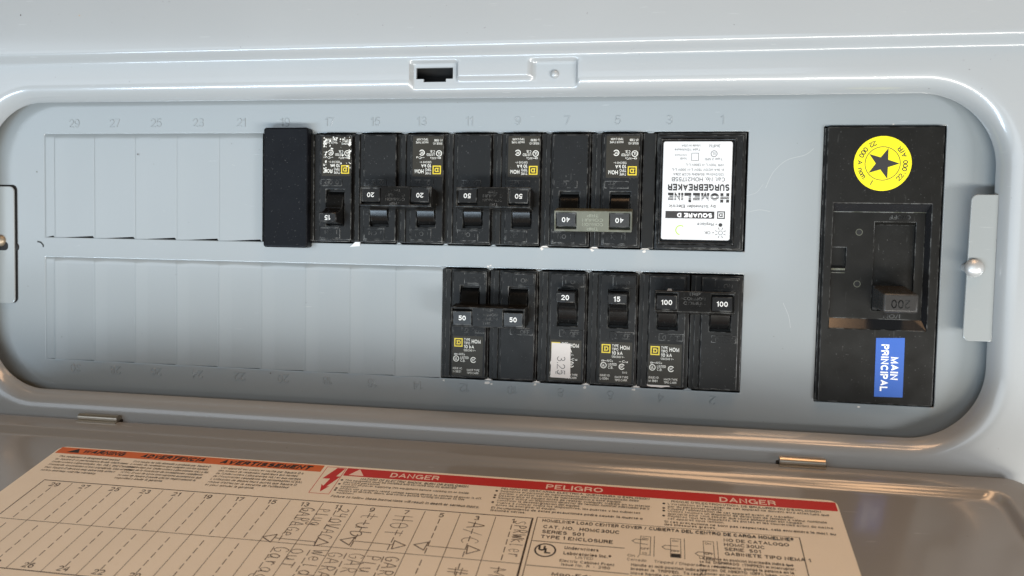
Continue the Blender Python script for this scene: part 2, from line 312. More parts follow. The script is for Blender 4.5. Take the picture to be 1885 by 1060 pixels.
def glyphs(string, bold, shear, extrude, bevel, res):
    key = (string, bold, shear, round(extrude,4))
    if key in _g: return _g[key]
    wd = 0.125+2.2*bold; vs = []; fs = []; x = wd/2; zz = 0.0
    for ch in string:
        if ch == ' ': x += 0.34+wd*0.5; continue
        if ch not in FONT: x += 0.3; continue
        gw, strokes = FONT[ch]
        for st in strokes:
            pts = [p for i, p in enumerate(st) if i == 0 or math.hypot(p[0]-st[i-1][0], p[1]-st[i-1][1]) > 1e-4]
            # keep the outside of the stroke on the cap line and base line
            pts = [(px, (wd/2+py*(1-wd)) if py >= 0 else py+wd/2) for px, py in pts]
            closed = math.hypot(pts[0][0]-pts[-1][0], pts[0][1]-pts[-1][1]) < 1e-3
            if closed: pts = pts[:-1]
            n = len(pts); L = []; Rr = []
            for i in range(n):
                a = pts[i-1] if (i > 0 or closed) else None; c = pts[(i+1) % n] if (i < n-1 or closed) else None
                p = pts[i]
                def nrm(q, r):
                    dx, dy = r[0]-q[0], r[1]-q[1]; l = math.hypot(dx, dy) or 1e-6; return (-dy/l, dx/l)
                if a and c:
                    n1, n2 = nrm(a, p), nrm(p, c); mx, my = n1[0]+n2[0], n1[1]+n2[1]; l2 = mx*mx+my*my
                    k = min(2/max(l2, 0.35), 2.2) if l2 > 1e-6 else 1; mx, my = mx*k, my*k
                    if l2 < 0.35:
                        l = math.sqrt(l2) or 1; mx, my = mx/(l*k)*1.5 if l2 > 1e-6 else n1[0], my/(l*k)*1.5 if l2 > 1e-6 else n1[1]
                else:
                    mx, my = nrm(a, p) if a else nrm(p, c)
                if not closed and (i == 0 or i == n-1):     # square ends that fill the stroke box
                    q = pts[1] if i == 0 else pts[-2]; dx, dy = p[0]-q[0], p[1]-q[1]; l = math.hypot(dx, dy) or 1; e = wd*0.5 if (abs(dx) < 1e-3 or abs(dy) < 1e-3) and (p[1] < wd*0.6 or p[1] > 1-wd*0.6) else 0
                    p = (p[0]+dx/l*e, p[1]+dy/l*e)
                L.append((p[0]+mx*wd/2, p[1]+my*wd/2)); Rr.append((p[0]-mx*wd/2, p[1]-my*wd/2))
            o = len(vs); top = extrude+zz
            for l_, r_ in zip(L, Rr): vs += [(x+l_[0]+l_[1]*shear, l_[1], top), (x+r_[0]+r_[1]*shear, r_[1], top)]
            m = n if closed else n-1
            for i in range(m): j = (i+1) % n; fs.append((o+2*i, o+2*i+1, o+2*j+1, o+2*j))
            if extrude > 0:
                o2 = len(vs); g = 0.35*extrude
                for l_, r_ in zip(L, Rr):
                    cx_, cy_ = (l_[0]+r_[0])/2, (l_[1]+r_[1])/2
                    for q in (l_, r_):
                        dx, dy = q[0]-cx_, q[1]-cy_; l = math.hypot(dx, dy) or 1; qx, qy = q[0]+dx/l*g, q[1]+dy/l*g
                        vs.append((x+qx+qy*shear, qy, 0.0))
                for i in range(m):
                    j = (i+1) % n
                    fs.append((o+2*i, o+2*j, o2+2*j, o2+2*i)); fs.append((o+2*i+1, o2+2*i+1, o2+2*j+1, o+2*j+1))
                if not closed:
                    fs.append((o, o2, o2+1, o+1)); k = 2*(n-1); fs.append((o+k, o+k+1, o2+k+1, o2+k))
            zz += 0.0015
        x += gw + 0.13 + wd*1.05
    _g[key] = (vs, fs); return _g[key]

RX = Matrix.Rotation(PI/2, 4, 'X')
def empty(name, u, v, label, cat, group=None, flip=False):
    o = bpy.data.objects.new(name, None); COL.objects.link(o); o.empty_display_size = 0.01
    m = Matrix.Translation((u*U, 0, v*U)) @ RX
    if flip: m = m @ Matrix.Rotation(PI, 4, 'Z')
    o.location = m.to_translation(); o.rotation_euler = m.to_euler()
    o["label"] = label; o["category"] = cat
    if group: o["group"] = group
    return o
def rrect(x0, x1, y0, y1, r, n=6):
    pts = []
    for cx, cy, a in ((x1-r,y1-r,0),(x0+r,y1-r,PI/2),(x0+r,y0+r,PI),(x1-r,y0+r,1.5*PI)):
        for i in range(n+1): pts.append((cx+r*math.cos(a+PI/2*i/n), cy+r*math.sin(a+PI/2*i/n)))
    return pts

# ------------------------------------------------------------------ the wall behind
w = MB().box(-30, 48, -30, 30, -6, -3.6).build('wall', 'wall'); w.rotation_euler = (PI/2, 0, 0); w["kind"] = 'structure'

# ------------------------------------------------------------------ the panel
panel = empty('electrical_panel', 0, 0, "grey enamelled breaker panel with recessed front plate and opened door carrying a cream directory label", "electrical panel")
CX, HX, HY, RR = 8.93, 10.37, 3.17, 1.36
prof = [(0.07,0.235),(0.0,0.262),(0.003,0.285),(0.012,0.315),(0.035,0.365),(0.07,0.43),(0.115,0.492),(0.165,0.538),(0.22,0.570),(0.28,0.588),(0.34,0.597),(0.42,0.600)]
dd = sorted(set([p[0] for p in prof[2:]] + [0.25,0.28,0.34,0.56] + [0.34+0.03*i for i in range(14)] + [0.71,0.74,0.76,0.78,0.80,0.82,0.84,0.86,0.88,0.90,0.92,0.95,1.0]))
def base_h(d):
    if d <= 0.42:
        pts = prof[1:]
        for a, b in zip(pts, pts[1:]):
            if d <= b[0]+1e-9: t = (d-a[0])/(b[0]-a[0]); return a[1]+(b[1]-a[1])*t
    if d <= 0.73: return 0.60
    if d >= 0.95: return 0.78
    t = (d-0.73)/0.22; return 0.60+0.18*(t*t*(3-2*t))
def sm(x, a, b):
    t = min(1, max(0, (x-a)/(b-a))); return t*t*(3-2*t)
def boxmask(u, v, u0, u1, v1, e=0.06): return sm(u,u0-e,u0)*(1-sm(u,u1,u1+e))*(1-sm(v,v1,v1+e))
def trim_h(u, v, d):
    h = base_h(d)
    if v > 3.0 and 8.0 < u < 12.2 and d < 0.9:
        m = max(boxmask(u,v,8.47,9.33,3.80), boxmask(u,v,10.88,11.70,3.80), boxmask(u,v,9.2,11.0,3.475))
        h = min(h, h+(0.50-h)*m) if h > 0.5 else h
        # soften the convex lip where the pocket meets the wall
    return h
# perimeter path: list of (point, normal)
path = []
us = [HX-RR+CX-0.0]
tops = [17.99-0.5*i for i in range(1,12)] + [12.3-0.05*i for i in range(0,80)]
tops = [u for u in tops if u > 8.25] + [8.15,7.6,7,6.3,5.6,4.9,4.2,3.5,2.8,2.1,1.4,0.7,0.2]
tops += [8.52, 8.67, 9.13, 9.27, 8.47, 9.33]
tops = sorted(set(round(t,4) for t in tops if 0.0 < t < 17.8), reverse=True)
cl = []
for t in tops:
    if not cl or cl[-1]-t > 0.012 or t in (8.52,8.67,9.13,9.27):
        if t in (8.52,8.67,9.13,9.27) and cl and cl[-1]-t <= 0.012: cl.pop()
        cl.append(t)
tops = cl
x1, x0, y1, y0 = CX+HX, CX-HX, HY, -HY
NC = 22
def corner(cx, cy, a):
    for i in range(NC+1):
        t = a+PI/2*i/NC; path.append((cx+RR*math.cos(t), cy+RR*math.sin(t), math.cos(t), math.sin(t), 1))
corner(x1-RR, y1-RR, 0)
for t in tops: path.append((t, y1, 0, 1, 0))
corner(x0+RR, y1-RR, PI/2)
corner(x0+RR, y0+RR, PI)
for i in range(1, 30): path.append((x0+RR+(x1-x0-2*RR)*i/30, y0, 0, -1, 0))
corner(x1-RR, y0+RR, 1.5*PI)
b = MB(); N = len(path)
rows = [(prof[0][0], lambda u,v,d: 0.235), (prof[1][0], lambda u,v,d: 0.262)] + [(d, trim_h) for d in dd]
def outer_pos(x, y, nx, ny, c, d):
    if not c or d <= 0.31: return x+nx*d, y+ny*d
    ax, ay = x+nx*0.31, y+ny*0.31; sx, sy = math.copysign(1, x-CX), math.copysign(1, y)
    ex = CX+sx*(HX+0.70-0.34)+nx*(0.34+max(0, d-0.70)); ey = sy*(HY+0.70-0.34)+ny*(0.34+max(0, d-0.70))
    t = min(1, (d-0.31)/0.39)
    return ax+(ex-ax)*t, ay+(ey-ay)*t
for d, fh in rows:
    for x, y, nx, ny, c in path:
        u, v = outer_pos(x, y, nx, ny, c, d); b.v.append((u, v, fh(u, v, d)))
D = 4.9
for hh, DD in ((0.78, D), (0.75, D+0.05), (0.60, D+0.08), (-3.5, D+0.08)):
    for x, y, nx, ny, c in path:       # square outer edge of the cover
        cxx = max(x0+RR, min(x1-RR, x)); cyy = max(y0+RR, min(y1-RR, y))
        ex = (HX+DD-0.3); ey = (HY+DD-0.3)
        if c: b.v.append((CX+math.copysign(ex, x-CX)+0.3*nx, math.copysign(ey, y)+0.3*ny, hh))
        else: b.v.append((x, math.copysign(ey, y)+0.3*ny, hh))
R_ = len(b.v)//N
dl = [r[0] for r in rows]
holes_edge = []
def inslot(u, d):
    return (8.52 < u < 9.27 and 0.34 < d < 0.56) or (8.67 < u < 9.13 and 0.28 < d < 0.34)
skip = set()
for r in range(R_-1):
    for i in range(N):
        j = (i+1) % N
        if r < len(rows)-1 and abs(path[i][3]-1) < 1e-6 and abs(path[j][3]-1) < 1e-6:
            if inslot((path[i][0]+path[j][0])/2, (dl[r]+dl[r+1])/2): skip.add((r,i)); continue
        b.f.append((r*N+i, (r+1)*N+i, (r+1)*N+j, r*N+j))
for (r,i) in skip:                     # sheet-metal thickness round the latch slot
    j = (i+1) % N; q = [(r*N+i), ((r+1)*N+i), ((r+1)*N+j), (r*N+j)]
    for (a, c, nb) in ((q[0],q[3],(r-1,i)), (q[1],q[2],(r+1,i)), (q[0],q[1],(r,i-1)), (q[3],q[2],(r,i+1))):
        if nb not in skip:
            A, B = b.v[a], b.v[c]; n0 = len(b.v)
            b.v += [(A[0],A[1],A[2]), (B[0],B[1],B[2]), (B[0],B[1],B[2]-0.06), (A[0],A[1],A[2]-0.06)]
            b.f.append((n0, n0+1, n0+2, n0+3))
b.build('cover_trim', 'enamel', panel, smooth=True, smooth_angle=0.9)
MB().dome(11.29, 3.565, 0.088, 0.495, 0.075).build('pressed_dimple', 'enamel', panel, smooth=True)
for u, v, r_, mt in ((-0.158,4.931,.022,'speck'),(1.243,4.882,.020,'orangespeck'),(2.73,4.80,.010,'speck'),(-0.70,4.12,.014,'speck'),(4.9,4.15,.012,'speck'),(2.0,4.72,.009,'speck'),(14.6,4.35,.010,'speck')):
    m = MB(); rs = random.Random(int(u*77)); m.flat([(u+r_*rs.uniform(.5,1.1)*math.cos(a), v+r_*rs.uniform(.5,1.1)*math.sin(a)) for a in (0,.9,1.9,2.8,3.9,5.1)], 0.7815); m.build('dirt_speck', mt, panel)
for u, v, r_ in ((2.08,2.07,.022),(-0.45,1.68,.020),(5.22,-2.60,.020),(0.18,-2.02,.012),(4.3,2.3,.008),(7.95,-2.2,.010),(15.6,-1.4,.008),(15.9,2.3,.010),(-0.7,-0.9,.010),(3.3,0.6,.008)):
    m = MB(); rs = random.Random(int(u*55)); m.flat([(u+r_*rs.uniform(.4,1.1)*math.cos(a), v+r_*rs.uniform(.5,1.2)*math.sin(a)) for a in (0,.9,1.9,2.8,3.9,5.1)], 0.0305 if u > 7.6 and u < 9 else 0.0335 if 0 < u < 5.1 or (-0.25 < u < 9 and v < 0) else 0.0012); m.build('dirt_speck', 'speck', panel)
# dark enclosure behind
MB().box(-3.4, 21.3, -5.0, 5.0, -3.3, -2.2).build('enclosure_back', 'dark', panel)
MB().box(8.2, 9.6, 3.3, 4.0, 0.05, 0.12).build('latch_backing', 'dark', panel)

# deadfront plate
VT0, VT1, VB0, VB1 = 0.222, 2.5255, -2.5255, -0.222
MU0, MU1, MV = 16.38, 18.53, 2.62
def phole(u, v):
    if -0.25 < u < 15 and (VT0 < v < VT1 or VB0 < v < VB1): return True
    return MU0 < u < MU1 and -MV < v < MV
plate = MB().slab([-2.2,-0.25,15,MU0,MU1,20.1], [-3.7,-MV,VB0,VB1,VT0,VT1,MV,3.7], phole, -0.06, 0.0)
plate = plate.build('deadfront_plate', 'plate', panel, bevel=0.020, seg=3)

def knockout(u0, wid, row, seed):
    rnd = random.Random(seed)
    g0 = -0.012; g1 = 0.045 if row == 't' else 0.016
    lo, hi = (VT0, VT1) if row == 't' else (VB0, VB1)
    m = MB(); xs = [0.0, 0.012, 0.045] + ([0.28, 0.33] if wid > 0.5 else []) + [wid-0.045, wid-0.012, wid]
    def hh(x):
        if wid < 0.5: base = 0.0
        elif x < 0.305: base = (0.012 if row == 't' else 0.030)*(1-x/0.305)
        else: base = (0.010 if row == 't' else 0.018)*(x-0.305)/0.69
        if x <= 0.001 or x >= wid-0.001: base -= 0.004
        return base
    rowsy = [(lo,-0.05,0.0),(lo,0.0,0.0),(lo,0.0,0.03),(lo,0.0,0.3),(hi,0.0,-0.14),(hi,0.0,-0.075),(hi,-0.010,-0.02),(hi,-0.020,0.0)]
    for yb, dz, o in rowsy:
        for x in xs:
            t = x/wid; gap = max(0.0, g0+(g1-g0)*t) if yb == lo else 0.0
            if x >= wid-0.012 or (x <= 0.012): gap = 0.0 if yb == lo else gap
            m.v.append((u0+x, yb+o+gap, hh(x)*(1 if dz == 0 else 0.2)+dz))
    nx = len(xs)
    for r in range(len(rowsy)-1):
        for i in range(nx-1): m.f.append((r*nx+i, r*nx+i+1, (r+1)*nx+i+1, (r+1)*nx+i))
    return m.build('knockout', 'plate', plate, smooth=True, smooth_angle=1.2)
for row, n in (('t', 5), ('b', 9)):
    knockout(-0.25, 0.25, row, 1)
    for k in range(n): knockout(k, 1.0, row, k+10*n)

for col in range(15):
    odd, even = 29-2*col, 30-2*col
    if odd != 0:
        MB().text(str(odd), col+0.5, 2.665, 0.175, 0.0, 'C', bold=-0.022, extrude=0.013).build('embossed_number', 'plate', plate, smooth=True)
    MB().text(str(even), col+0.5, -2.62, 0.175, 0.0, 'C', rot=PI, bold=-0.022, extrude=0.013).build('embossed_number', 'plate', plate, smooth=True)
# remnants of the twist-outs at the opening edges
def remnant(u, v, sgn, size, bare):
    rnd = random.Random(u*31+v)
    pts = [(u-size*0.9, v), (u-size*0.35, v+sgn*size*0.30), (u+size*0.1, v+sgn*size*0.55), (u+size*0.5, v+sgn*size*0.25), (u+size*0.8, v)]
    if sgn < 0: pts = pts[::-1]
    MB().prism(pts, -0.045, 0.010).build('twistout_stub', 'chip' if bare else 'plate', plate, bevel=0.006, seg=1)
for u in (9,10,11,12,13): remnant(u, VB1+0.0, -1, 0.10, False)
for u in (10,11,12,13,14): remnant(u, VB0, 1, 0.11, u < 14)
for u in (8,9,10): remnant(u+0.05, VT0, 1, 0.08, False)
for u in (11,12,13): remnant(u+0.1, VT0, 1, 0.11, True)
for u in (6,7,8,9,10,11,12,13): remnant(u+0.15, VT1, -1, 0.10, False)
# bright bare chips on the plate by the openings
def chip(u, v, s_, n=7):
    rnd = random.Random(int(u*100+v*10)); pts = []
    for i in range(n):
        a = 2*PI*i/n; r = s_*rnd.uniform(0.35, 1.0); pts.append((u+r*math.cos(a), v+0.7*r*math.sin(a)))
    MB().flat(pts, 0.0012).build('paint_chip', 'chip', plate)
for u, v, s_ in ((9.05,-2.57,.05),(9.98,-2.58,.07),(10.06,-2.60,.04),(10.97,-2.57,.05),(11.98,-2.57,.045),(12.95,-2.57,.05),(11.05,.19,.05),(12.06,.185,.055),(13.08,.185,.055),(7.08,.20,.03),(9.95,-.19,.04),(17.6,2.65,.03),(17.2,-2.68,.035),(10.0,-.17,.03)):
    chip(u, v, s_)
MB().prism([(6.98,0.15),(7.20,0.17),(7.20,0.25),(7.12,0.27)], -0.04, 0.02).build('twistout_stub', 'whiteplastic', plate)
# little burr at far left
MB().line([(-0.44,0.115),(-0.36,0.10),(-0.30,0.04),(-0.30,-0.0)], 0.03, 0.004).build('stamped_mark', 'dark', plate)

def scratch(pts, w_=0.010):
    fine = []
    for i in range(len(pts)-1):
        p0, p1, p2, p3 = pts[max(i-1,0)], pts[i], pts[i+1], pts[min(i+2,len(pts)-1)]
        for k in range(5):
            t = k/5; fine.append(tuple(0.5*((2*p1[c])+(-p0[c]+p2[c])*t+(2*p0[c]-5*p1[c]+4*p2[c]-p3[c])*t*t+(-p0[c]+3*p1[c]-3*p2[c]+p3[c])*t**3) for c in (0,1)))
    MB().line(fine+[pts[-1]], w_, 0.0008).build('scratch', 'scratch', plate)
scratch([(15.35,1.45),(15.48,1.75),(15.72,1.98),(16.05,2.08),(16.2,2.20)])
scratch([(15.02,0.98),(15.25,1.03),(15.45,1.0)], 0.008)
scratch([(15.75,-0.75),(15.86,-1.0),(15.90,-1.22)], 0.008)
scratch([(15.0,1.30),(15.18,1.36),(15.3,1.52)], 0.006)
scratch([(2.3,-0.9),(2.5,-1.2),(2.55,-1.5)], 0.005)
scratch([(0.6,0.9),(0.95,0.7)], 0.005)
scratch([(4.2,1.9),(4.5,1.75),(4.62,1.5)], 0.005)
# mounting tabs and screws
def tab(u_edge, u_wall, v0, v1, side):
    r = 0.11; z0, z1 = (0.34, 0.385) if side == 'R' else (0.03, 0.07)
    if side == 'R': pts = [(u_wall,v1),(u_edge+r,v1)]+[(u_edge+r-r*math.sin(a), v1-r+r*math.cos(a)) for a in (0.4,0.8,1.2,1.57)]+[(u_edge-0.035+r*(1-math.cos(a)), v0+r-r*math.sin(a)) for a in (0,0.4,0.8,1.2,1.57)]+[(u_wall,v0)]
    else: pts = [(u_wall,v0),(u_edge-r,v0)]+[(u_edge-r+r*math.sin(a), v0+r-r*math.cos(a)) for a in (0.4,0.8,1.2,1.57)]+[(u_edge-r+r*math.cos(a), v1-r+r*math.sin(a)) for a in (0,0.4,0.8,1.2,1.57)]+[(u_wall,v1)]
    return MB().prism(pts, z0, z1).build('mounting_tab', 'tabenamel', panel, bevel=0.012, seg=2)
tab(18.88, 19.33, -1.31, 1.335, 'R')
tab(-0.985, -1.68, -1.30, 1.345, 'L')
MB().flat(rrect(-1.8, -0.952, -1.29, 1.385, 0.12), 0.003).build('tab_outline', 'dark', panel)  # flat dark sheet showing past the tab's top and right edges
s1 = MB().cyl(18.955, 0.012, 0.062, -0.1, 0.42)
for k in range(6): s1.cyl(18.955, 0.012, 0.078, 0.01+0.055*k, 0.035+0.055*k)
sc = s1.dome(18.965, 0.012, 0.165, 0.42, 0.12).build('mounting_screw', 'screw', panel, smooth=True)
MB().dome(-1.33, 0.12, 0.13, 0.07, 0.10).build('mounting_screw', 'hingedark', panel, smooth=True)
MB().flat(rrect(-1.6, -1.14, -0.10, 0.10, 0.09), 0.0715).build('screw_slot', 'dark', panel)
MB().dome(-1.02, -0.02, 0.105, 0.0, 0.04).build('screw_boss', 'dark', panel, smooth=True)

# ------------------------------------------------------------------ door (hinged below, swung open) : local x=u, y=-s, z=normal
TH = 1.2913881; HV, HH = -3.802877, 0.632976
DM = Matrix(((1,0,0,0),(0,math.cos(TH),math.sin(TH),HV),(0,-math.sin(TH),math.cos(TH),HH),(0,0,0,1)))
def place_door(o):
    m = DM.copy(); t = m.to_translation()*U
    o.location = t; o.rotation_euler = m.to_euler()
    return o
dx0, dx1, dS = -1.98, 19.86, 7.75
def rr_path(x0, x1, y0, y1, r, n=7, m=24):
    p = []
    for (cx, cy, a, ex, ey) in ((x1-r,y1-r,0,x0+r,y1),(x0+r,y1-r,PI/2,x0,y0+r),(x0+r,y0+r,PI,x1-r,y0),(x1-r,y0+r,1.5*PI,x1,y1-r)):
        for i in range(n+1): p.append((cx+r*math.cos(a+PI/2*i/n), cy+r*math.sin(a+PI/2*i/n), math.cos(a+PI/2*i/n), math.sin(a+PI/2*i/n)))
    return p
b = MB(); P = rr_path(dx0, dx1, -dS, -0.01, 0.34)
dprof = [(0.0,-0.30),(0.0,0.065),(0.012,0.10),(0.035,0.118),(0.07,0.125),(0.41,0.125),(0.45,0.12),(0.49,0.102),(0.54,0.062),(0.59,0.024),(0.63,0.006),(0.68,0.0),(0.74,-0.004)]
for d, h in dprof:
    cx_, cy_ = (dx0+dx1)/2, -(dS+0.01)/2
    for x, y, nx, ny in P:
        rr = 0.34; kx = x-nx*min(d,0.30)-(max(0,d-0.30) if nx>0.5 or (abs(nx)<=0.5 and x>cx_) else -max(0,d-0.30))*(1 if True else 0)
        # beyond 0.30 keep the corner radius of 0.04 and shift the straight sides
        sx = 1 if x > cx_ else -1; sy = 1 if y > cy_ else -1
        e = max(0, d-0.04); dd_ = min(d, 0.04)
        b.v.append((x-nx*dd_-sx*e, y-ny*dd_-sy*e, h))
n = len(P)
for r in range(len(dprof)-1):
    for i in range(n): j = (i+1)%n; b.f.append((r*n+i, r*n+j, (r+1)*n+j, (r+1)*n+i))
b.f.append(tuple((len(dprof)-1)*n+i for i in range(n)))
door = place_door(b.build('door', 'shadedenamel', panel, smooth=True, smooth_angle=1.0))
door["label"] = "grey sheet-metal door hinged below the panel, swung open"
# hinges
for hx0, hx1 in ((1.14, 2.07), (15.69, 16.50)):
    prof_h = [(0.03+0.085*math.cos(a*PI/6)*1.0, 0.045+0.085*math.sin(a*PI/6)) for a in range(12)]
    m = MB().xprof([(y-0.045, z+0.125) for y, z in prof_h], hx0, hx1)
    m.box(hx0, hx1, -0.16, -0.05, 0.127, 0.142)
    h_ = place_door(m.build('hinge', 'hinge', panel, smooth=True, smooth_angle=0.8))
    place_door(MB().box(hx0-0.05, hx1+0.03, -0.02, 0.14, -0.05, 0.129).build('hinge_notch', 'dark', panel, bevel=0.015))

# ------------------------------------------------------------------ directory label on the door
LX0, LX1, LS0, LS1 = 1.40, 16.54, 0.985, 6.95
lab = place_door(MB().prism(rrect(LX0, LX1, -LS1, -LS0, 0.14), 0.0, 0.006).build('directory_label', 'label', panel))
Z = 0.0075
def on_label(m, name, material, z=None): return m.build(name, material, lab)
on_label(MB().flat(rrect(LX0+0.035, 7.14, -1.245, -LS0-0.03, 0.02), Z), 'orange_banner', 'orange')
on_label(MB().flat(rrect(7.62, LX1-0.03, -1.315, -1.045, 0.02), Z), 'red_banner', 'red')
T = MB(); T.flat([(1.66,-1.19),(1.93,-1.19),(1.85,-1.035)], Z+0.001); on_label(T, 'warning_triangle', 'blackink'); T = MB()
T.text("WARNING", 2.02, -1.19, 0.140, Z+0.001, bold=0.065, shear=0.32, width=0.92); on_label(T, 'banner_lettering', 'blackink'); T = MB()
T.text("ADVERTENCIA", 3.30, -1.20, 0.140, Z+0.001, bold=0.065, shear=0.32, width=1.38); on_label(T, 'banner_lettering', 'blackink'); T = MB()
T.text("AVERTISSEMENT", 5.02, -1.205, 0.140, Z+0.001, bold=0.065, shear=0.32, width=1.92)
on_label(T, 'banner_lettering', 'blackink')
T = MB()
T.text("DANGER", 8.52, -1.255, 0.150, Z+0.001, bold=0.025, width=0.94); on_label(T, 'banner_lettering', 'pink'); T = MB()
T.text("PELIGRO", 11.48, -1.265, 0.150, Z+0.001, bold=0.025, width=1.03); on_label(T, 'banner_lettering', 'pink'); T = MB()
T.text("DANGER", 14.55, -1.28, 0.150, Z+0.001, bold=0.025, width=0.95); on_label(T, 'banner_lettering', 'pink'); T = MB()
T.flat([(7.72,-1.285),(8.02,-1.285),(7.87,-1.06)], Z+0.001)
on_label(T, 'danger_triangle', 'pink')
# shock symbol in its box
T = MB(); T.frame(7.20, 7.60, -1.96, -1.045, 0.012, Z)
T.flat([(7.42,-1.07),(7.58,-1.07),(7.50,-1.36),(7.59,-1.36),(7.45,-1.72),(7.50,-1.70),(7.40,-1.90),(7.33,-1.65),(7.385,-1.70),(7.42,-1.45),(7.27,-1.46)][::-1], Z+0.001)
on_label(T, 'shock_symbol', 'red')
T = MB()
def para(m, lines, x, y, cap, lead, bold=0.0, maxw=None, shear=0.0, indent=None):
    for i, ln in enumerate(lines):
        if ln: m.text(ln, x+(indent[i] if indent else 0), y-i*lead, cap, Z, bold=bold+0.008, shear=shear, res=1, width=None if maxw is None else maxw*len(ln)/max(len(q) for q in lines))
p1 = ["This equipment is designed and tested", "by Square D to performance levels which meet", "Underwriters Laboratories, Inc. (UL), and Canadian", "Standards Association (CSA) standards. Use of other", "than Square D devices may adversely affect", "safety and may void the warranty."]
p2 = ["Este equipo ha sido disenado y probado por Square D", "a niveles de rendimiento que cumplen con las normas", "establecidas por Underwriters Laboratories (UL) y las", "normas de la Asociacion de normalizacion canadiense", "(CSA). El uso de otros interruptores automaticos que", "no sean de Square D puede afectar negativamente la", "seguridad y anular la garantia."]
p3 = ["Cet appareil est concu et verifie par Square D a", "des niveaux de rendement superieurs aux normes", "de l'Underwriters Laboratories (UL) et aux normes", "de l'Association canadienne de normalisation (CSA).", "L'utilisation de disjoncteurs autres que Square D", "risque d'affecter la securite de l'utilisateur", "et peut annuler la garantie."]
para(T, p1, 1.62, -1.38, 0.066, 0.105, maxw=1.85, shear=0.1)
para(T, p2, 3.62-0.35, -1.38, 0.066, 0.100, maxw=1.72, shear=0.1)
para(T, p3, 5.15, -1.38, 0.066, 0.100, maxw=1.80, shear=0.1)
on_label(T, 'warning_text', 'brownprint')
T = MB()
T.text("HAZARD OF ELECTRIC SHOCK, BURN OR EXPLOSION.", 8.00, -1.42, 0.070, Z, bold=0.016, shear=0.15, width=2.08, res=1)
q1 = ["This equipment must be installed and serviced only by qualified", "electrical personnel.", "Turn off all power supplying this equipment before working on or inside", "equipment.", "Always use a properly rated voltage sensing device to confirm all power is off.", "Replace all devices, doors, and covers before turning on power to this", "equipment."]
q2 = ["Solamente el personal de mantenimiento electrico especializado debe", "instalar y prestar servicio de mantenimiento a este equipo.", "Desenergice el equipo antes de realizar cualquier trabajo en su interior.", "Siempre utilice un dispositivo detector de tension nominal adecuado para", "confirmar la desenergizacion del equipo.", "Vuelva a colocar todos los dispositivos, las puertas y las cubiertas", "antes de energizar el equipo."]
q3 = ["L'installation et l'entretien de cet appareil ne doivent etre effectues que", "par du personnel qualifie.", "Coupez l'alimentation de cet appareil avant d'y travailler.", "Utilisez toujours un dispositif de detection de tension a valeur nominale", "approprie pour vous assurer que toute alimentation est coupee.", "Replacez tous les dispositifs, les portes et les couvercles avant de mettre", "cet appareil sous tension."]
para(T, q1, 7.72, -1.49, 0.058, 0.070, maxw=2.68)
T.text("Failure to follow these instructions will result in death or serious injury.", 7.66, -2.04, 0.070, Z, bold=0.02, shear=0.15, width=2.75, res=1)
T.text("PELIGRO DE DESCARGA ELECTRICA, QUEMADURA O EXPLOSION", 10.68, -1.395, 0.060, Z, bold=0.016, width=2.66, res=1)
para(T, q2, 10.68, -1.475, 0.060, 0.074, maxw=2.70)
T.text("El incumplimiento de estas precauciones podra causar la muerte o", 10.62, -2.01, 0.064, Z, bold=0.02, width=2.62, res=1)
T.text("lesiones serias.", 10.62, -2.09, 0.064, Z, bold=0.02, width=0.62, res=1)
T.text("RISQUE D'ELECTROCUTION, DE BRULURES OU D'EXPLOSION", 13.72, -1.405, 0.060, Z, bold=0.016, width=2.50, res=1)
para(T, q3, 13.66, -1.49, 0.060, 0.074, maxw=2.68)
T.text("Si ces precautions ne sont pas respectees, cela entrainera la mort ou", 13.60, -2.03, 0.064, Z, bold=0.02, width=2.75, res=1)
T.text("des blessures graves.", 13.60, -2.11, 0.064, Z, bold=0.02, width=0.85, res=1)
for (bx, by) in [(7.66,-1.465),(7.66,-1.60),(7.66,-1.745),(7.66,-1.81),(10.61,-1.45),(10.61,-1.59),(10.61,-1.665),(10.61,-1.815),(13.59,-1.46),(13.59,-1.60),(13.59,-1.68),(13.59,-1.83)]:
    T.disc(bx, by, 0.026, Z, 10)
on_label(T, 'danger_text', 'blackink')
# directory table
TU0, TS0, CW, RH = 1.9537, 2.2006, 0.62842, 1.24729
T = MB(); tz = Z
T.rect(TU0-0.012, TU0+15*CW+0.02, -TS0-0.014, -TS0+0.006, tz)
T.rect(TU0, TU0+15*CW, -TS0-RH-0.006, -TS0-RH+0.006, tz)
T.rect(TU0-0.012, TU0+15*CW+0.02, -TS0-2*RH-0.012, -TS0-2*RH+0.008, tz)
for k in range(16):
    u = TU0+k*CW; wv = 0.011 if 0 < k < 15 else 0.02
    T.rect(u-wv/2, u+wv/2, -TS0-2*RH+0.012, -TS0-(0.035 if 0<k<15 else 0.014)-0.01, tz+0.0003)
T.rect(TU0+15*CW+0.0, TU0+15*CW+0.022, -TS0-2*RH, -TS0, tz+0.0006)
on_label(T, 'directory_table', 'brownprint')
T = MB()
for k in range(15):
    u = TU0+(k+0.5)*CW
    s0 = TS0+0.235
    for i in range(5):
        T.rect(u-0.009, u+0.007, -(s0+0.205*i+0.145), -(s0+0.205*i), tz)
    s0 = TS0+RH+0.12
    for i in range(5):
        T.rect(u-0.009, u+0.007, -(s0+0.205*i+0.145), -(s0+0.205*i), tz)
on_label(T, 'dashed_fold_lines', 'brownprint')
for k in range(15):
    u = TU0+(k+0.5)*CW
    on_label(MB().text(str(29-2*k), u, -TS0-0.19, 0.125, Z, 'C', bold=0.012), 'table_number', 'brownprint')
    on_label(MB().text(str(30-2*k), u, -TS0-2*RH+0.06, 0.125, Z, 'C', bold=0.012), 'table_number', 'brownprint')
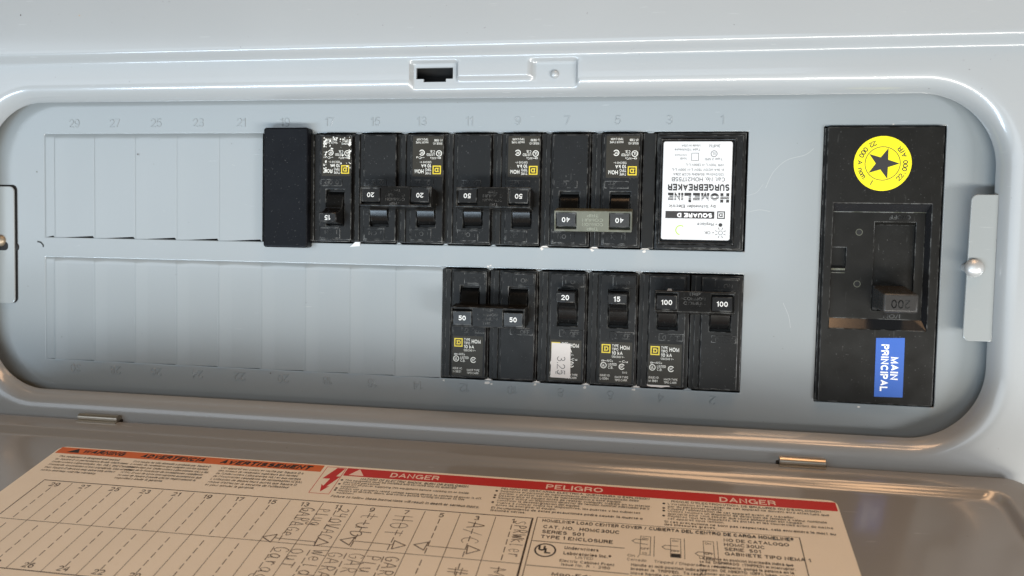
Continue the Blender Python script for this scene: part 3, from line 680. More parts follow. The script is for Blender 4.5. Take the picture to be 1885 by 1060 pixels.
# information box
T = MB(); bx0, bx1 = 11.455, 15.77
T.rect(bx0, bx1, -2.165, -2.155, Z).rect(bx0, bx0+0.014, -5.2, -2.165, Z).rect(bx1-0.016, bx1, -5.2, -2.165, Z)
T.rect(bx0+0.02, bx0+1.52, -2.835, -2.820, Z); T.rect(bx0+0.02, bx0+1.62, -3.47, -3.455, Z)
T.text("HOMELINE\u00ae LOAD CENTER COVER / CUBIERTA DEL CENTRO DE CARGA HOMELINE\u00ae", 11.56, -2.285, 0.085, Z, bold=0.032, width=4.10)
T.text("CAT. NO.  HOMC30UC", 11.60, -2.46, 0.090, Z, bold=0.034, width=1.27)
T.text("SERIES  S01", 11.60, -2.60, 0.090, Z, bold=0.034, width=0.70)
T.text("TYPE 1 ENCLOSURE", 11.60, -2.74, 0.090, Z, bold=0.034, width=1.18)
T.text("NO DE CATALOGO", 14.55, -2.43, 0.085, Z, bold=0.032, width=1.02)
T.text("HOMC30UC", 14.55, -2.55, 0.085, Z, bold=0.032, width=0.63)
T.text("SERIE  S01", 14.55, -2.67, 0.085, Z, bold=0.032, width=0.56)
T.text("GABINETE TIPO NEMA 1", 14.55, -2.79, 0.085, Z, bold=0.032, width=1.30)
T.ring(11.72, -3.05, 0.150, 0.178, Z); T.text("U", 11.66, -3.07, 0.13, Z, 'C', bold=0.06); T.text("L", 11.76, -3.13, 0.13, Z, 'C', bold=0.06)
T.text("Underwriters", 12.02, -2.98, 0.080, Z, bold=0.04, width=0.55)
T.text("Laboratories Inc.\u00ae", 12.02, -3.12, 0.080, Z, bold=0.04, width=0.76)
T.text("LISTED", 12.22, -3.20, 0.06, Z, width=0.28)
T.text("Electric Cabinet Front", 11.98, -3.31, 0.068, Z, bold=0.022, width=0.86)
T.text("Issue No.  R  -  2160", 12.02, -3.40, 0.068, Z, bold=0.022, width=0.76)
T.text("Mon-Edr", 11.90, -3.66, 0.085, Z, bold=0.03, width=0.60)
def switch_icon(m, x, y, pos):
    m.frame(x, x+0.17, y-0.50, y, 0.010, Z); m.rect(x+0.22, x+0.23, y-0.52, y+0.02, Z)
    m.text("ON", x+0.03, y-0.09, 0.05, Z, bold=0.03); m.text("OFF", x+0.01, y-0.36, 0.05, Z, bold=0.03, width=0.14)
    m.frame(x+0.04, x+0.11, y-0.47, y-0.43, 0.008, Z)
    hy = y-0.15-pos*0.10
    m.line([(x+0.12,hy-0.07),(x-0.08,hy-0.05),(x-0.13,hy),(x-0.08,hy+0.05),(x+0.12,hy+0.05)], 0.012, Z+0.0005)
    if pos == 1: m.rect(x+0.012, x+0.158, y-0.488, y-0.40, Z+0.0008)
switch_icon(T, 13.22, -2.46, 0); switch_icon(T, 13.70, -2.46, 1); switch_icon(T, 14.22, -2.46, 2)
T.text("On /", 13.03, -3.03, 0.065, Z, width=0.19); T.text("Cerrado", 13.03, -3.13, 0.065, Z, width=0.30)
T.text("Tripped / Disparado", 13.45, -3.13, 0.065, Z, width=0.78)
T.text("Off /", 14.44, -3.03, 0.065, Z, width=0.19); T.text("Abierto", 14.36, -3.13, 0.065, Z, width=0.28)
for i, (a, b_) in enumerate([("Handle at mid-position indicates", 1.15), ("breaker is  TRIPPED.  To reset:", 1.12), ("Move handle to  OFF  then", 1.0), ("to  ON.", 0.45)]):
    T.text(a, 13.10, -3.26-0.10*i, 0.068, Z, bold=0.03, width=b_)
for i, (a, b_) in enumerate([("La palanca en posicion intermedia indica que", 1.12), ("se ha  DISPARADO  (TRIPPED) el interruptor.", 1.14), ("Para restablecerlo, ponga la palanca en la", 1.10), ("posicion  DE ABIERTO  (OFF), luego, vuelvala", 1.14), ("a poner en la posicion  DE CERRADO.", 1.0)]):
    T.text(a, 14.50-0.35+0.0, -2.94-0.095*i-0.0, 0.066, Z, bold=0.03, width=b_+0.30)
on_label(T, 'information_box', 'blackink')

# handwriting: polylines in a 1x1 box, read down the column (tops towards +u)
HW = {
 'S':[[(.8,.9),(.5,1),(.2,.85),(.3,.6),(.7,.4),(.75,.15),(.4,0),(.1,.12)]],
 'P':[[(.2,0),(.25,1),(.6,1),(.8,.8),(.7,.55),(.25,.48)]],
 'R':[[(.2,0),(.2,1),(.6,1),(.78,.8),(.6,.55),(.2,.5)],[(.4,.5),(.85,0)]],
 'W':[[(0,1),(.25,0),(.5,.7),(.72,0),(1,1)]], 'w':[[(0,.7),(.25,0),(.5,.6),(.72,0),(1,.75)]],
 'K':[[(.15,0),(.15,1)],[(.75,.75),(.15,.4),(.8,0)]],
 'L':[[(.2,1),(.2,0),(.4,.02)]], 'l':[[(.4,1),(.35,0),(.55,.05)]],
 'e':[[(.1,.35),(.75,.4),(.6,.7),(.25,.65),(.12,.3),(.35,0),(.8,.1)]],
 'r':[[(.2,.7),(.25,0)],[(.25,.45),(.5,.7),(.8,.6)]],
 'A':[[(0,0),(.45,1),(.85,0)],[(.15,.38),(.75,.38)]],
 'a':[[(.75,.6),(.4,.7),(.1,.35),(.35,0),(.7,.3),(.75,.65),(.75,.05),(.9,0)]],
 '/':[[(.1,-.1),(.8,1.1)]],
 'C':[[(.85,.85),(.5,1),(.12,.6),(.2,.15),(.6,0),(.9,.15)]],
 'H':[[(.15,0),(.15,1)],[(.8,0),(.8,1.1)],[(.1,.5),(.95,.52)]],
 'O':[[(.5,1),(.15,.75),(.15,.25),(.5,0),(.85,.3),(.8,.8),(.5,1)]],
 'o':[[(.5,.7),(.15,.5),(.2,.1),(.5,0),(.8,.25),(.75,.6),(.45,.7)]],
 'T':[[(.5,0),(.5,1)],[(.05,1),(.95,.95)]], 't':[[(.45,1),(.42,.1),(.7,0)],[(.1,.68),(.85,.66)]],
 'u':[[(.15,.7),(.18,.15),(.5,0),(.75,.3),(.78,.7),(.8,0)]],
 'b':[[(.2,1.1),(.2,0),(.6,0),(.8,.3),(.6,.6),(.2,.45)]],
 '2':[[(.15,.8),(.45,1),(.75,.75),(.5,.35),(.1,0),(.5,.08),(.9,0)]],
 '4':[[(.2,1),(.12,.5),(.85,.5)],[(.7,.95),(.68,-.05)]],
 '0':[[(.5,1),(.1,.6),(.25,.05),(.75,.1),(.85,.65),(.5,1)]],
 'V':[[(.05,1),(.45,0),(.85,1)]], 'g':[[(.75,.6),(.4,.7),(.15,.35),(.5,.05),(.75,.5),(.7,-.3),(.3,-.4),(.1,-.2)]],
 'G':[[(.8,.85),(.45,1),(.1,.55),(.3,.02),(.75,.1),(.8,.45),(.5,.42)]],
 'M':[[(.05,0),(.15,1),(.5,.3),(.85,1),(.95,0)]], 'd':[[(.8,1.1),(.75,0)],[(.75,.5),(.4,.65),(.12,.3),(.4,0),(.75,.2)]],
 '#':[[(.3,0),(.4,1)],[(.65,0),(.72,1)],[(.05,.35),(.95,.38)],[(.08,.68),(.98,.7)]], 'E':[[(.8,1),(.3,.95),(.1,.75),(.5,.55),(.1,.35),(.3,.02),(.85,.05)]],
}
def handwrite(word, u, s, cap, step, lw=0.0135, tilt=0.0):
    m = MB(); rnd = random.Random(word+str(u))
    for ch in word:
        if ch in HW:
            jx, jy, sc_ = rnd.uniform(-.03,.03), rnd.uniform(-.03,.03), rnd.uniform(.9,1.12)
            for st in HW[ch]:
                # smooth the stroke a little
                pts = [(p[0]+rnd.uniform(-.03,.03), p[1]+rnd.uniform(-.03,.03)) for p in st]
                fine = []
                for i in range(len(pts)-1):
                    p0 = pts[max(i-1,0)]; p1 = pts[i]; p2 = pts[i+1]; p3 = pts[min(i+2,len(pts)-1)]
                    for k in range(4):
                        t = k/4
                        fine.append(tuple(0.5*((2*p1[c])+(-p0[c]+p2[c])*t+(2*p0[c]-5*p1[c]+4*p2[c]-p3[c])*t*t+(-p0[c]+3*p1[c]-3*p2[c]+p3[c])*t**3) for c in (0,1)))
                fine.append(pts[-1])
                # letter x -> +s, letter y -> +u
                P_ = [(u+(y_*cap*sc_)+jy*cap, -(s+(x_*step*0.82)+jx*cap)) for x_, y_ in fine]; pw = rnd.uniform(.75, 1.2)
                for a_, b_ in zip(P_, P_[1:]):
                    pw = min(1.35, max(.6, pw+rnd.uniform(-.13, .13))); m.line([a_, b_], lw*pw, Z+0.0010+rnd.random()*0.0003)
        s += step; u += tilt*step
    on_label(m, 'handwriting', 'pencil')
cu = lambda n: TU0+((29-n)/2 + 0.5)*CW      # column centre from its odd number
handwrite("SPRWKLer", cu(1)+0.04, TS0+0.11, 0.20, 0.128, tilt=0.05)
handwrite("A/C", cu(3)-0.12, TS0+0.26, 0.26, 0.21)
handwrite("HOT", cu(7)-0.18, TS0+0.22, 0.30, 0.21)
handwrite("tub", cu(9)-0.12, TS0+0.24, 0.28, 0.25)
handwrite("240VAC", cu(11)+0.03, TS0+0.16, 0.22, 0.155, tilt=-0.05)
handwrite("Plug", cu(11)-0.30, TS0+0.22, 0.19, 0.13)
handwrite("GARAGe", cu(13)+0.02, TS0+0.22, 0.21, 0.145, tilt=-0.05)
def arrow(u0, u1, s):
    m = MB(); m.line([(u0, -s), (u1, -s-0.01)], 0.014, Z+0.001)
    for (ut, sg) in ((u0, -1), (u1, 1)):
        m.line([(ut, -s+0.10), (ut+sg*0.22, -s), (ut+sg*0.02, -s-0.12), (ut, -s+0.10)], 0.018, Z+0.0015)
    on_label(m, 'handwriting', 'pencil')
arrow(cu(5)-0.02, cu(3)+0.02, TS0+1.0); arrow(cu(9)-0.02, cu(7)+0.04, TS0+1.04); arrow(cu(13)-0.10, cu(11)+0.0, TS0+1.14)
r2 = TS0+RH+0.10
handwrite("GaragE", cu(13)+0.03, r2+0.02, 0.24, 0.17); handwrite("WeldEr", cu(11)+0.06, r2, 0.24, 0.17, tilt=-0.02)
handwrite("OuT", cu(11)-0.30, r2+0.02, 0.20, 0.17); handwrite("GAR", cu(9)+0.06, r2, 0.24, 0.18); handwrite("GARA", cu(9)-0.28, r2+0.02, 0.22, 0.17)
handwrite("GARA", cu(7)+0.05, r2, 0.22, 0.17); handwrite("Plu", cu(7)-0.28, r2+0.02, 0.22, 0.15)
handwrite("#2", cu(3)-0.16, r2+0.12, 0.30, 0.24); handwrite("Ma", cu(1)-0.14, r2+0.06, 0.28, 0.24)

# ------------------------------------------------------------------ circuit breakers
ZF, ZB = 0.17, 0.045        # height of the raised face, of the shoulder
SY = 1.5655                 # middle of the toggle slot
FW, FY0, FY1 = 0.70, 0.07, 2.235
def logo(m, x0, y0, w, z):
    t = w*0.13
    m.frame(x0, x0+w, y0, y0+w, t, z)
    a, b_ = x0+w*0.26, x0+w*0.76; c, d = y0+w*0.26, y0+w*0.74; t2 = w*0.12
    m.rect(a, b_-0.10*w, c, c+t2, z).rect(a, b_-0.10*w, d-t2, d, z).rect(a+w*0.05, a+w*0.05+t2, c+t2, d-t2, z)
    m.flat([(b_-0.10*w,c),(b_,c+w*0.12),(b_,d-w*0.12),(b_-0.10*w,d),(b_-0.10*w,d-t2),(b_-t2,d-w*0.17),(b_-t2,c+w*0.17),(b_-0.10*w,c+t2)], z)
def rating_print(parent, fx, worn=False, issue="L-5264", cu=True, sw=False):
    z = ZF+0.0075; zi = z+0.0025
    lb = MB().slab([fx+0.015, fx+FW-0.05], [FY0+0.03, FY0+0.845], lambda a,b: False, ZF+0.0002, z).build('rating_label', 'ratelabel', parent)
    y = FY0
    m = MB(); logo(m, fx+0.05, y+0.62, 0.175, zi); m.build('square_logo', 'yellow', lb)
    m = MB()
    m.text("TYPE", fx+0.255, y+0.745, 0.052, zi, bold=0.012, width=0.125); m.text("TIPO", fx+0.255, y+0.675, 0.052, zi, bold=0.012, width=0.125)
    m.text("HOM", fx+0.415, y+0.70, 0.078, zi, bold=0.02, width=0.185); m.text("10 kA", fx+0.255, y+0.592, 0.068, zi, bold=0.02, width=0.21)
    m.text("120/240 V~", fx+0.25, y+0.532, 0.042, zi, bold=0.01, width=0.25)
    m.frame(fx+0.055, fx+0.10, y+0.452, y+0.482, 0.008, zi); m.rect(fx+0.10, fx+0.15, y+0.463, y+0.471, zi)
    m.text("Al/Cu", fx+0.155, y+0.448, 0.045, zi, bold=0.01, width=0.12)
    if cu: m.text("\u2014Cu", fx+0.40, y+0.440, 0.045, zi, bold=0.01, width=0.17)
    m.ring(fx+0.095, y+0.375, 0.048, 0.062, zi, 20); m.text("UL", fx+0.095, y+0.350, 0.050, zi, 'C', bold=0.03, width=0.06)
    m.text("LISTED", fx+0.185, y+0.375, 0.048, zi, bold=0.012, width=0.17); m.text("C.B.", fx+0.185, y+0.312, 0.048, zi, bold=0.012, width=0.10)
    m.ring(fx+0.455, y+0.360, 0.044, 0.060, zi, 20, 0.5, 5.8); m.text("SP", fx+0.455, y+0.338, 0.045, zi, 'C', bold=0.03, width=0.06)
    m.text("ISSUE NO.", fx+0.03, y+0.155, 0.042, zi, bold=0.01, width=0.20); m.text(issue, fx+0.03, y+0.088, 0.046, zi, bold=0.015, width=0.17)
    m.text("HACR TYPE", fx+0.325, y+0.130, 0.042, zi, bold=0.01, width=0.26); m.text("TIPO CARR", fx+0.325, y+0.070, 0.042, zi, bold=0.01, width=0.24)
    if sw: m.text("SW0", fx+0.47, y+0.225, 0.04, zi, width=0.09)
    m.build('rating_text', 'ink', lb)
    if worn:
        rnd = random.Random(5); m = MB()
        for i in range(120):
            edge = rnd.random() < 0.75
            cx = fx+rnd.choice([0.03, 0.05, 0.56, 0.60, rnd.uniform(0.03,0.62)]) if edge else fx+rnd.uniform(0.05,0.6)
            cy = y+(rnd.uniform(0.04,0.20) if rnd.random()<0.5 else rnd.uniform(0.2,0.8)); r = rnd.uniform(0.004,0.026)
            k = 7; m.flat([(cx+r*rnd.uniform(.4,1.2)*math.cos(2*PI*j/k), cy+r*rnd.uniform(.4,1.2)*math.sin(2*PI*j/k)) for j in range(k)], zi+0.0005+i*0.00001)
        m.build('paint_spatter', 'ink', lb)
    return lb
def rocker(parent, fx, on, number):
    """toggle in its slot; handle leans to the ON end (+y) or the OFF end (-y)"""
    x0, x1 = fx+0.165, fx+0.545
    cyl_ = [(-0.36,-0.12),(-0.345,0.02),(-0.30,0.10),(-0.235,0.155),(-0.15,0.195),(-0.06,0.215)]
    arm = [(-0.03,0.225),(0.02,0.26),(0.07,0.34),(0.105,0.46),(0.115,0.555),(0.125,0.568),(0.315,0.545),(0.325,0.53),(0.335,0.40),(0.345,0.20),(0.355,0.0),(0.36,-0.12)]
    pr = cyl_+arm
    sg = 1 if on else -1
    pr = [(SY+sg*y, z) for y, z in pr]
    pr = pr[::-1] if on else pr
    h = MB().xprof(pr, x0+0.008, x1-0.008).build('handle', 'gloss', parent, bevel=0.008, seg=1, ang=0.9, smooth=True, smooth_angle=0.6)
    if number:
        a = (0.135, 0.305) if on else (-0.305, -0.135)
        p = MB().box(x0+0.012, x1-0.012, SY+a[0], SY+a[1], 0.545, 0.578).build('number_plate', 'numplate', h, bevel=0.006, seg=1)
        MB().text(number, (x0+x1)/2-0.01, SY+(a[0]+a[1])/2-0.048, 0.098, 0.582, 'C', bold=0.024, xs=0.95).build('amperage_number', 'inknum', h)
    return h
def face(parent, fx, label_print):
    x0, x1 = fx, fx+FW
    sx0, sx1, sy0, sy1 = fx+0.155, fx+0.555, SY-0.375, SY+0.375
    f = MB().slab([x0, sx0, sx1, x1], [FY0, sy0, sy1, FY1], lambda a,b_: sx0<a<sx1 and sy0<b_<sy1, -0.15, ZF)
    f = f.build('face', 'black', parent, bevel=0.014, seg=2)
    # raised bands left by the two halves of the case
    m = MB().box(x0+0.235, x1-0.03, sy1+0.035, FY1-0.03, ZF-0.01, ZF+0.010)
    m.build('raised_panel', 'black', f, bevel=0.004, seg=1)
    m = MB().box(x0+0.20, x1-0.03, 0.98, sy0-0.07, ZF-0.01, ZF+0.010)
    m.build('raised_panel', 'black', f, bevel=0.004, seg=1)
    m = MB()
    m.text("I  ON", x0+0.30, FY1-0.20, 0.085, ZF+0.010, extrude=0.006, bevel=0.002, width=0.27)
    m.build('molded_lettering', 'numplate', f); m = MB()
    m.text("O  OFF", x0+0.27, 1.00, 0.085, ZF+0.010, extrude=0.006, bevel=0.002, width=0.33)
    m.build('molded_lettering', 'numplate', f)
    m = MB().box(x0+0.245, x1-0.04, FY1-0.235, FY1-0.227, ZF+0.009, ZF+0.014)
    m.box(x0+0.21, x1-0.04, 0.975, 0.983, ZF+0.009, ZF+0.014)
    m.build('molding_line', 'numplate', f)
    MB().box(sx0-0.02, sx1+0.02, sy0-0.02, sy1+0.02, -0.16, -0.13).build('slot_floor', 'dark', f)
    return f
def breaker(name, u, row, poles, rating, on, label, prints, tie_mat='tie', group=None, xoff=None, **kw):
    flip = row == 't'
    if flip: e = empty(name, u+poles, VT1, label, "circuit breaker", group, True)
    else: e = empty(name, u, VB0, label, "circuit breaker", group)
    L = VT1-VT0
    for k in range(poles):
        b_ = MB().box(k+0.010, k+0.990, 0.035, L-0.03, -0.6, ZB)
        b_.build('case', 'black2', e, bevel=0.012, seg=2)
        fx = k+(xoff if xoff is not None else (0.02 if flip else 0.26))
        f = face(e, fx, prints and k == 0)
        # step of the case beside the face
        sx = k+0.93 if flip is True else k+0.05
        if flip: MB().box(k+0.80, k+0.90, 0.05, L-0.045, 0.0, 0.085).build('case_rib', 'black2', e, bevel=0.01)
        else: MB().box(k+0.09, k+0.20, 0.05, L-0.045, 0.0, 0.085).build('case_rib', 'black2', e, bevel=0.01)
        rocker(e, fx, on, str(rating) if poles == 1 else None)
        if prints and k == 0: rating_print(e, fx, **kw)
    if poles == 2:
        sg = 1 if on else -1
        fx = xoff if xoff is not None else (0.02 if flip else 0.26)
        x0, x1 = fx+0.10, fx+0.10+1.48; hw = 0.20
        wx = [x0, x0+0.03, x0+0.43, x1-0.43, x1-0.03, x1]; wy = [-hw, -hw+0.035, hw-0.045, hw]
        hole = lambda a, b__: (wy[1]<b__<wy[2]) and (wx[1]<a<wx[2] or wx[3]<a<wx[4])
        t = MB().slab(wx, wy, hole, 0.0, 0.10)
        t.box(x0, x1, -hw, hw, -0.30, 0.0)
        t = t.build('handle_tie', tie_mat, e, bevel=0.014, seg=2)
        tilt = (-0.17 if on else 0.12) if sg > 0 or flip else 0.10
        t.location = (0, (SY+0.205*sg)*U, 0.60*U); t.rotation_euler = (tilt, 0, 0)
        for a, b__ in ((wx[1], wx[2]), (wx[3], wx[4])):
            MB().box(a+0.012, b__-0.012, wy[1]+0.006, wy[2]-0.045, 0.0, 0.095).build('number_plate', 'numplate', t, bevel=0.01, seg=1)
            MB().box(a+0.010, b__-0.010, wy[1]+0.002, wy[1]+0.016, 0.0, 0.104).build('plate_ridge', 'numplate', t)
            MB().text(str(rating), (a+b__)/2, (wy[1]+wy[2]-0.045)/2-0.045, 0.095, 0.0985, 'C', bold=0.024, xs=0.95).build('amperage_number', 'inknum', t)
        m = MB(); cx = (x0+x1)/2
        for i, s_ in enumerate(("TRIP", "COMMON", "COMUN", "TRIP")):
            m.text(s_, cx, 0.115-0.085*i, 0.058, 0.100, 'C', extrude=0.004, bevel=0.001, width=0.22 if len(s_)==4 else 0.40, res=1)
        m.build('molded_lettering', 'tielight' if tie_mat == 'tiegrey' else tie_mat, t)
    return e
G1 = "circuit breakers set in the panel's two rows"
breaker('circuit_breaker', 9, 'b', 2, 50, False, "two-pole 50 breaker at the left end of the lower row, tie bar thrown down", True, group=G1, issue="N-5621", cu=False)
b20 = breaker('circuit_breaker', 11, 'b', 1, 20, True, "single 20 breaker in the lower row with a torn white price sticker on it", True, group=G1, issue="AB-9423")
breaker('circuit_breaker', 12, 'b', 1, 15, True, "single 15 breaker in the lower row between the price-stickered one and the 100 pair", True, group=G1, issue="L-5264", sw=True)
b100 = breaker('circuit_breaker', 13, 'b', 2, 100, True, "two-pole 100 breaker at the right end of the lower row", True, group=G1, issue="M-1661", cu=False, xoff=0.215)
breaker('circuit_breaker', 6, 't', 1, 15, True, "single 15 breaker in the upper row with a paint-spattered label beside the black blank", True, group=G1, worn=True, issue="L-5722", xoff=-0.06)
breaker('circuit_breaker', 7, 't', 2, 20, False, "two-pole 20 breaker in the upper row, the only pair rated 20", True, group=G1, issue="N-196", xoff=-0.02)
breaker('circuit_breaker', 9, 't', 2, 50, False, "two-pole 50 breaker in the upper row, numbers upside down", True, group=G1, issue="L-5930", cu=False, xoff=0.0)
breaker('circuit_breaker', 11, 't', 2, 40, True, "two-pole 40 breaker with worn grey tie bar beside the white-labelled surge unit", True, tie_mat='tiegrey', group=G1, issue="NP-T388", cu=False, xoff=0.05)

# torn price sticker
pz = ZF+0.013
ps = MB().prism([(0.305,0.155),(0.70,0.150),(0.695,0.845),(0.315,0.850)], pz-0.003, pz).build('price_sticker', 'price', b20)
m = MB().text("3.25", 0.43, 0.58, 0.165, pz+0.001, 'L', rot=-PI/2, width=0.36, bold=-0.02)
m.text("EACH", 0.40, 0.225, 0.05, pz+0.001, 'L', rot=0, width=0.16, bold=-0.01)
m.build('price_print', 'greyink', ps)
m = MB(); r_ = random.Random(3)
m.flat([(0.42+0.24*math.cos(a*PI/7)*r_.uniform(.8,1.05), 0.075+0.045*math.sin(a*PI/7)*r_.uniform(.7,1.1)) for a in range(14)], 0.003+ZF)
gl = m.build('sticker_residue', 'price', b100); gl.location = (0.02*U, 0.02*U, 0)
MB().add(*(lambda q: (q.v, q.f))(MB().flat([(0.60+0.05*math.cos(a), 1.96+0.05*math.sin(a)) for a in (0,1,2.2,3.1,4.3,5.4)], ZF+0.012))).build('paint_fleck', 'chip', b100)

# black blank
fil = empty('filler_plate', 5, 1.373, "plain black blanking plate standing proud between the grey knockouts and the first breaker", "filler plate")
MB().prism(rrect(0.145, 1.135, -1.265, 1.235, 0.06), 0.0, 0.26).build('blank_cover', 'filler', fil, bevel=0.035, seg=3)
MB().box(0.02, 1.10, -1.11, 1.11, -0.5, -0.01).build('blank_case', 'black2', fil)

# surge protector
su = empty('surge_protector', 15, VT1, "plug-in surge protector with a white printed front and small green ring, upper row right end", "surge protector", None, True)
L = VT1-VT0
MB().box(0.0+0.04, 1.72, 0.03, L-0.02, -0.5, 0.06).build('case', 'black2', su, bevel=0.015)
MB().box(1.74, 1.99, 0.03, L-0.02, -0.5, 0.03).build('case_shoulder', 'black2', su, bevel=0.015)
MB().slab([0.09,0.235,1.655,1.70],[0.08,0.155,2.185,2.26], lambda a,b_: 0.235<a<1.655 and 0.155<b_<2.185, 0.0, 0.105).build('outer_frame', 'black', su, bevel=0.016)
MB().slab([0.235,0.27,1.62,1.655],[0.155,0.185,2.14,2.185], lambda a,b_: 0.27<a<1.62 and 0.185<b_<2.14, 0.0, 0.165).build('inner_frame', 'gloss', su, bevel=0.014)
wl = MB().prism(rrect(0.300, 1.600, 0.205, 2.095, 0.045), 0.06, 0.150).build('white_label', 'whiteplastic', su, bevel=0.006, seg=1)
z = 0.152
def LX(X): return 0.30+(705-X)/438
def LY(Y): return 0.20+(Y-125)/425
m = MB()
m.rect(LX(573), LX(168), LY(697), LY(756), z)
m.text("H", LX(690), LY(547), 0.180, z, bold=0.09, width=0.165); m.text("OME", LX(607), LY(547), 0.140, z, bold=0.10, width=0.49)
m.text("L", LX(378), LY(547), 0.180, z, bold=0.09, width=0.13); m.text("INE", LX(312), LY(547), 0.140, z, bold=0.10, width=0.29)
m.text("SURGEBREAKER", LX(690), LY(474), 0.130, z, bold=0.05, width=1.16)
m.disc(LX(626), LY(806), 0.036, z, 16)
m.text("by Schneider Electric", LX(580), LY(645), 0.058, z, bold=0.008, width=0.88)
lx, ly = LX(628), LY(870)
m.ring(lx, ly, 0.034, 0.042, z, 16)
for a in range(8):
    c_, s_ = math.cos(a*PI/4+PI/8), math.sin(a*PI/4+PI/8); m.line([(lx+c_*0.065, ly+s_*0.065), (lx+c_*0.105, ly+s_*0.105)], 0.010, z)
logo(m, LX(660), LY(695), 0.145, z)
m.build('label_print', 'blackink', wl)
m = MB()
for i in range(3): m.rect(LX(692), LX(176), LY(572)+i*0.028, LY(572)+i*0.028+0.0065, z+0.0015)
m.text("SQUARE D", LX(555), LY(712), 0.082, z+0.0015, bold=0.05, width=0.66)
m.build('label_print', 'white', wl)
m = MB()
m.text("= OK", LX(575), LY(858), 0.058, z, width=0.18); m.text("= Replace", LX(600), LY(790), 0.058, z, width=0.38)
m.text("Cat. No. HOM2175SB", LX(650), LY(420), 0.078, z, width=1.0)
m.text("120/240Vac 50/60Hz SCCR 22kA", LX(640), LY(386), 0.046, z, width=0.95)
m.text("In 3kA MCOV 150V L-N 300V L-L", LX(640), LY(349), 0.046, z, width=0.98)
m.text("VPR 700V L-N 1300V L-L", LX(640), LY(309), 0.046, z, width=0.72)
m.text("Type 2 SPD", LX(625), LY(263), 0.042, z, width=0.33); m.text("1449", LX(332), LY(258), 0.042, z, width=0.12)
m.text("Type 1 Enclosure", LX(440), LY(187), 0.042, z, width=0.48); m.text("Made in USA", LX(440), LY(154), 0.042, z, width=0.35)
m.text("3MFM", LX(605), LY(153), 0.055, z, width=0.21); m.text("N1N2345", LX(330), LY(232), 0.03, z, width=0.22)
m.ring(LX(555), LY(228), 0.052, 0.062, z, 20); m.text("UL", LX(555), LY(218), 0.05, z, 'C', width=0.06)
m.frame(LX(430), LX(370), LY(222), LY(285), 0.008, z)
m.build('label_print', 'greyink', wl)
MB().ring(LX(297), LY(853), 0.080, 0.095, z+0.002, 28, -2.2, 1.4).build('indicator_ring', 'green', wl)

# main breaker
mb = empty('main_breaker', 17.45, 0, "large main breaker with yellow star sticker, blue MAIN PRINCIPAL sticker and 200 handle", "main breaker")
ox = 17.45
def X(u): return u-ox
ZM = 0.10; zr = -0.06
rx0, rx1, ry0, ry1 = X(16.585), X(18.305), -1.18, 1.165
fx0, fx1, fy0, fy1 = X(16.425), X(18.475), -2.595, 2.595
MB().box(X(16.39), X(16.44), -2.60, 2.58, -0.6, 0.02).build('case_side', 'black', mb, bevel=0.01)
MB().slab([fx0, rx0, rx1, fx1], [fy0, ry0, ry1, fy1], lambda a,b_: rx0<a<rx1 and ry0<b_<ry1, -0.5, ZM).build('face', 'black2', mb, bevel=0.022, seg=3)
# sloped walls of the recess and its floor
ix0, ix1, iy0, iy1 = rx0+0.012, rx1-0.05, ry0+0.175, ry1-0.145
sl0, sl1, sv0, sv1 = X(17.365), X(18.09), -0.84, 0.83
nx1, ny0, ny1 = X(16.87), -0.09, 0.34
m = MB().add([(rx0,ry0,ZM-0.01),(rx1,ry0,ZM-0.01),(rx1,ry1,ZM-0.01),(rx0,ry1,ZM-0.01),(ix0,iy0,zr),(ix1,iy0,zr),(ix1,iy1,zr),(ix0,iy1,zr)],
    [(0,1,5,4),(1,2,6,5),(2,3,7,6),(3,0,4,7)])
m.build('recess_wall', 'wallgloss', mb)
m = MB().slab([ix0, nx1, sl0, sl1, ix1], [iy0, sv0, ny0, ny1, sv1, iy1], lambda a,b_: (sl0<a<sl1 and sv0<b_<sv1) or (a<nx1 and ny0<b_<ny1), zr-0.12, zr)
MB().box(rx0, rx1-0.04, iy1-0.006, iy1+0.004, zr-0.01, zr+0.006).build('recess_edge', 'tiegrey', mb, bevel=0.003, seg=1)
rf = m.build('recess_floor', 'black2', mb, bevel=0.010, seg=2)
m = MB().add([(sl0,sv1-0.0,zr),(sl1,sv1,zr),(sl1,sv1-0.05,zr-0.08),(sl0,sv1-0.05,zr-0.08)], [(0,3,2,1)])
m.box(sl0-0.01, sl1+0.01, sv0-0.01, sv1+0.01, zr-0.16, zr-0.085)
m.build('slot_floor', 'black2', mb)
m = MB().box(ix0-0.03, nx1+0.01, ny0-0.01, ny1+0.01, zr-0.2, zr-0.09)
m.build('notch_floor', 'black2', mb)
MB().box(ix0, nx1-0.01, ny0+0.0, ny0+0.035, zr-0.02, zr+0.02).box(ix0, nx1-0.01, ny0-0.055, ny0-0.045, zr, zr+0.004).build('notch_lip', 'tiegrey', mb, bevel=0.008)  # pale grey stands in for highlight lines on the lip
for hv in (0.635, -0.345):
    q = MB().ring(X(17.09), hv, 0.052, 0.064, zr+0.003, 20); q.build('hole_rim', 'tiegrey', mb)
    MB().disc(X(17.09), hv, 0.052, zr+0.0025, 20).build('screw_hole', 'dark', mb)
m = MB()
m.text("O/OFF", X(17.80), 0.965, 0.075, zr, 'C', rot=PI, extrude=0.008, bevel=0.002, width=0.38); m.build('molded_lettering', 'numplate', mb); m = MB()
m.text("I/ON", X(17.73), -0.90, 0.075, zr, 'C', rot=PI, extrude=0.008, bevel=0.002, width=0.30)
m.build('molded_lettering', 'numplate', mb)
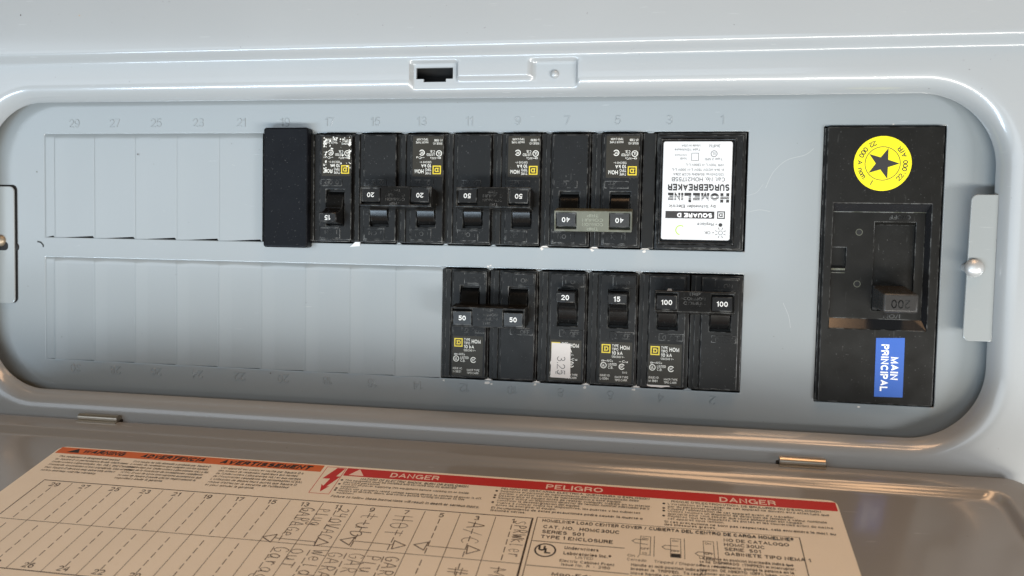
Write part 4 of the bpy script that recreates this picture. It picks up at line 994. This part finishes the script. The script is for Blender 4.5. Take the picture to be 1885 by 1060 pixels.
# 200 handle: stub in the slot flaring to a square grip
hb = [(X(17.37),-0.79,zr-0.1),(X(17.98),-0.79,zr-0.1),(X(17.98),-0.36,zr-0.1),(X(17.37),-0.36,zr-0.1)]
mid = [(X(17.38),-0.80,0.30),(X(17.97),-0.80,0.30),(X(17.97),-0.42,0.30),(X(17.38),-0.42,0.30)]
tp = [(X(17.36),-0.815,0.80),(X(17.955),-0.815,0.80),(X(17.955),-0.47,0.80),(X(17.36),-0.47,0.80)]
vs = hb+mid+tp
fs = [(8,9,10,11),(3,2,1,0)]+[(i,(i+1)%4,4+(i+1)%4,4+i) for i in range(4)]+[(4+i,4+(i+1)%4,8+(i+1)%4,8+i) for i in range(4)]
hd = MB().add(vs, fs).build('handle', 'gripgloss', mb, bevel=0.045, seg=4, ang=0.6)
MB().text("200", X(17.66), -0.58, 0.155, 0.80, 'C', rot=PI, extrude=0.006, bevel=0.002, width=0.33, bold=0.0).build('molded_number', 'gloss', hd)
MB().box(sl0+0.005, X(17.46), -0.82, -0.37, zr-0.08, zr+0.05).build('slot_slider', 'dark', mb)
# stickers
cx, cy, R = X(17.415), 1.912, 0.507
zst = ZM+0.004
st = MB().prism([(cx+R*math.cos(2*PI*i/64), cy+R*math.sin(2*PI*i/64)) for i in range(64)], ZM, zst).build('star_sticker', 'yellowfilm', mb)
m = MB().ring(cx, cy, 0.302, 0.315, zst+0.001, 48)
pts = []
for i in range(10):
    a = i*PI/5; r = 0.298 if i % 2 == 0 else 0.118
    pts.append((cx+r*math.cos(a), cy+r*math.sin(a)))
for i in range(10): m.flat([(cx,cy), pts[i], pts[(i+1)%10]], zst+0.0015)
def arc_text(s_, a0, a1, r, cap):
    n = len(s_)
    for i, ch in enumerate(s_):
        if ch == ' ': continue
        a = math.radians(a0+(a1-a0)*i/(n-1)); rr = r+cap/2
        m.text(ch, cx+rr*math.cos(a), cy+rr*math.sin(a), cap, zst+0.001, 'C', rot=a+PI/2, bold=0.025)
arc_text("22,000 AIR", -44, 42, 0.400, 0.092)
arc_text("22 000 A nom. I", 112, 243, 0.400, 0.092)
m.build('sticker_print', 'blackink', st)
bs = MB().prism([(X(17.44),-2.455),(X(17.945),-2.445),(X(17.94),-1.325),(X(17.435),-1.345)], ZM, zst).build('main_sticker', 'blue', mb)
m = MB().text("MAIN", X(17.71), -1.69, 0.135, zst+0.001, 'L', rot=-PI/2, bold=0.045, width=0.43)
m.text("PRINCIPAL", X(17.535), -1.46, 0.135, zst+0.001, 'L', rot=-PI/2, bold=0.045, width=0.88)
m.build('sticker_print', 'white', bs)
